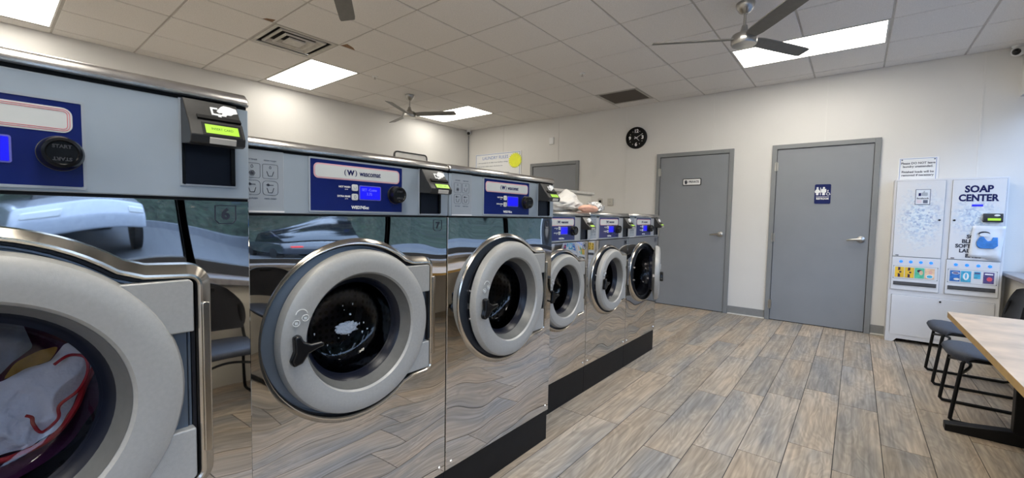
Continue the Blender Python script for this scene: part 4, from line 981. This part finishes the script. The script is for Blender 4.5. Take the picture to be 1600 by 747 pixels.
def chair_proto():
    r = thing('side_chair', '', 'chair', (0, 0, 0))
    W2 = .225
    # seat pad: waterfall at the front (-x)
    prof = [(-.005, .408), (-.012, .424), (-.005, .440), (.02, .450), (.08, .452), (.20, .440), (.33, .436), (.42, .446)]
    under = [(.42, .430), (.33, .416), (.20, .418), (.08, .422), (.03, .412), (.01, .404)]
    cs = prof+under; n = len(cs); vs = []; fs = []
    ys_ = [W2*math.sin(PI*(k/16-.5)) for k in range(17)]
    for yy in ys_:
        e = abs(yy)/W2; cup = .016*e*e
        for i, (a, b) in enumerate(cs):
            xx = a+(.075*e**4*max(0, (.12-a)/.12) if a < .12 else 0)
            k = .010*e**12
            vs.append((xx, yy, b-cup*.6-(k if i < len(prof) else -k)))
    for j in range(len(ys_)-1):
        for i in range(n): fs.append((j*n+i, j*n+(i+1) % n, (j+1)*n+(i+1) % n, (j+1)*n+i))
    fs += [tuple(range(n)), tuple(range((len(ys_)-1)*n, len(ys_)*n))[::-1]]
    MB().add(vs, fs).build('seat', 'fabric', r, smooth=60)
    # backrest, slightly concave towards the sitter
    vs = []; fs = []; NY, NZ = 12, 8
    for side in (0, 1):
        for i in range(NY+1):
            for j in range(NZ+1):
                u = -1+2*i/NY; v = j/NZ
                half = W2*(1-.42*max(0, (v-.35)/.65)**2.6-.12*max(0, (.3-v)/.3)**2)
                zz = .50+.275*v-.03*(abs(u)**3)*max(0, v-.3)
                vs.append((.450+.055*v-.035*u*u+side*.018, u*half, zz))
    S = (NY+1)*(NZ+1)
    for i in range(NY):
        for j in range(NZ):
            a = i*(NZ+1)+j; b = a+NZ+1
            fs += [(a, b, b+1, a+1), (S+a, S+a+1, S+b+1, S+b)]
    for i in range(NY):
        a = i*(NZ+1); b = a+NZ+1; fs += [(a, S+a, S+b, b), (a+NZ, b+NZ, S+b+NZ, S+a+NZ)]
    for j in range(NZ):
        a = j; b = NY*(NZ+1)+j; fs += [(a, a+1, S+a+1, S+a), (b, S+b, S+b+1, b+1)]
    bk = MB().add(vs, fs).build('backrest', 'plasticc', r, smooth=60)
    MB().prism(rrect(-.05, .05, .735, .753, .008), .488, .520, 'x').build('hand_slot', 'blackm', bk)
    for sg in (-1, 1):
        y = sg*(W2-.015)
        MB().tube([(.455, y*.90, .66), (.440, y*.95, .55), (.43, y, .46), (.40, y, .415), (.30, y, .408), (.10, y, .408), (.07, y, .402), (.055, y, .385), (.045, y, .30), (.02, y, .06), (.017, y, .025), (.03, y, .011), (.06, y, .0105), (.46, y, .0105), (.485, y, .018), (.49, y, .05), (.455, y, .25), (.42, y, .41)], .0105, 8).build('leg_frame', 'blackm', r)
    pts = []
    for k in range(13):
        t = k/12; pts.append((.048+.07*math.sin(PI*t), -W2+.015+2*(W2-.015)*t, .315+.025*math.sin(PI*t)))
    MB().tube(pts, .009, 8).build('front_brace', 'charcoal', r)
    return r
CH = chair_proto(); CHN = list(CH.children)
def place_chair(first, x, y, lab):
    if first: rr = CH
    else:
        rr = CH.copy(); C.objects.link(rr)
        for ch in CHN:
            c2 = ch.copy(); C.objects.link(c2); c2.parent = rr
            for g in ch.children:
                d = g.copy(); C.objects.link(d); d.parent = c2
    rr.location = (x, y, 0); tag(rr, lab, 'chair', 'black sled-base chairs along the window')
place_chair(True, 3.055, -1.415, 'black sled-base chair beside the soap cabinet')
place_chair(False, 3.055, -2.205, 'black sled-base chair next to the table end with the foot')
for k, w_ in enumerate(('first', 'second', 'third', 'fourth')): place_chair(False, 3.055, -4.72-.56*k, w_+' black sled-base chair under the window counting from the table')

# ================================================================= OUTSIDE (seen mirrored in the steel)
struct(MB().box(4.05, 60, -45, 45, -.35, -.15).build('parking_lot', 'asphalt'))
struct(MB().box(4.02, 5.4, -45, 45, -.15, -.02).build('pavement', 'kerb'))
struct(MB().add([(17, -45, -.15), (17, 45, -.15), (27, 45, 6.2), (27, -45, 6.2), (60, 45, 7), (60, -45, 7)], [(0, 1, 2, 3), (3, 2, 4, 5)]).build('grass_bank', 'grass'))
struct(MB().box(16.7, 17.0, -45, 45, -.15, .02).build('road_kerb', 'kerb'))
def tree(x, y, z, h, rad, seed, m, lab):
    r = thing('tree', lab, 'tree', (x, y, z), group='trees on the bank across the lot')
    MB().tube([(0, 0, -.3), (.1, .05, h*.3), (0, .1, h*.6)], [.22, .18, .10], 8).build('trunk', 'bark', r)
    rnd = random.Random(seed)
    for k in range(4):
        blob('crown', m, (rnd.uniform(-1, 1)*rad*.3, rnd.uniform(-1, 1)*rad*.25, h*(.40+.14*k)), (rad*rnd.uniform(.7, 1), rad*rnd.uniform(.8, 1.1), rad*rnd.uniform(.6, .9)), .5, 2.6, seed+k, sub=4, parent=r)
for k in range(9):
    tree(20.5, -18+6.4*k, 2.0, 6+1.2*((k*7) % 3), 2.2, 20+5*k, 'leaf1' if k % 2 else 'leaf2', ('dark' if k % 2 else 'pale')+' leafy tree on the bank across the parking lot')
def car(x, y, rz, paint, lab):
    r = thing('car', lab, 'car', (x, y, -.15), rz)
    body = [(-2.2, .35), (-2.25, .62), (-2.15, .86), (-1.3, .95), (1.0, .98), (2.0, .90), (2.25, .70), (2.22, .35)]
    cab_ = [(-1.35, .93), (-.75, 1.42), (.75, 1.46), (1.75, .95)]
    def loft(poly, ws, name, m):
        vs = []; n = len(poly)
        for yy, ins in ws:
            cxp = sum(p[0] for p in poly)/n
            for p in poly: vs.append((cxp+(p[0]-cxp)*ins, yy, p[1]))
        fs = [tuple(range(n))[::-1], tuple(range((len(ws)-1)*n, len(ws)*n))]
        for j in range(len(ws)-1):
            for i in range(n): fs.append((j*n+i, j*n+(i+1) % n, (j+1)*n+(i+1) % n, (j+1)*n+i))
        return MB().add(vs, fs).build(name, m, r, bevel=.04)
    loft(body, ((-.90, .97), (-.80, 1), (.80, 1), (.90, .97)), 'body', paint)
    loft(cab_, ((-.72, .96), (.72, .96)), 'cabin_glass', 'carglass')
    MB().prism([(-.72, 1.41), (.70, 1.45), (.60, 1.50), (-.60, 1.47)], -.66, .66, 'y').build('roof', paint, r, bevel=.02)
    for sx in (-1.4, 1.4):
        for sy in (-.82, .82):
            MB().lathe([(.0, -.11), (.20, -.11), (.33, -.09), (.33, .09), (.20, .11), (0, .11)], 24, (sx, sy, .33), 'y').build('wheel', 'tyre', r)
    for sy in (-.68, .68):
        MB().box(2.16, 2.26, sy-.09, sy+.09, .68, .76).build('tail_lamp', 'taill', r, bevel=.02); MB().box(-2.26, -2.14, sy-.16, sy+.16, .66, .78).build('headlamp', 'plateW', r, bevel=.02)
car(14.6, -5.0, math.radians(-4), 'carw', 'white parked car outside the window')
car(15.0, 1.0, math.radians(186), 'card', 'dark parked car with lit red tail lamps outside the window')
car(14.4, -11., math.radians(180), 'card', 'dark parked car farther along the lot outside the window')
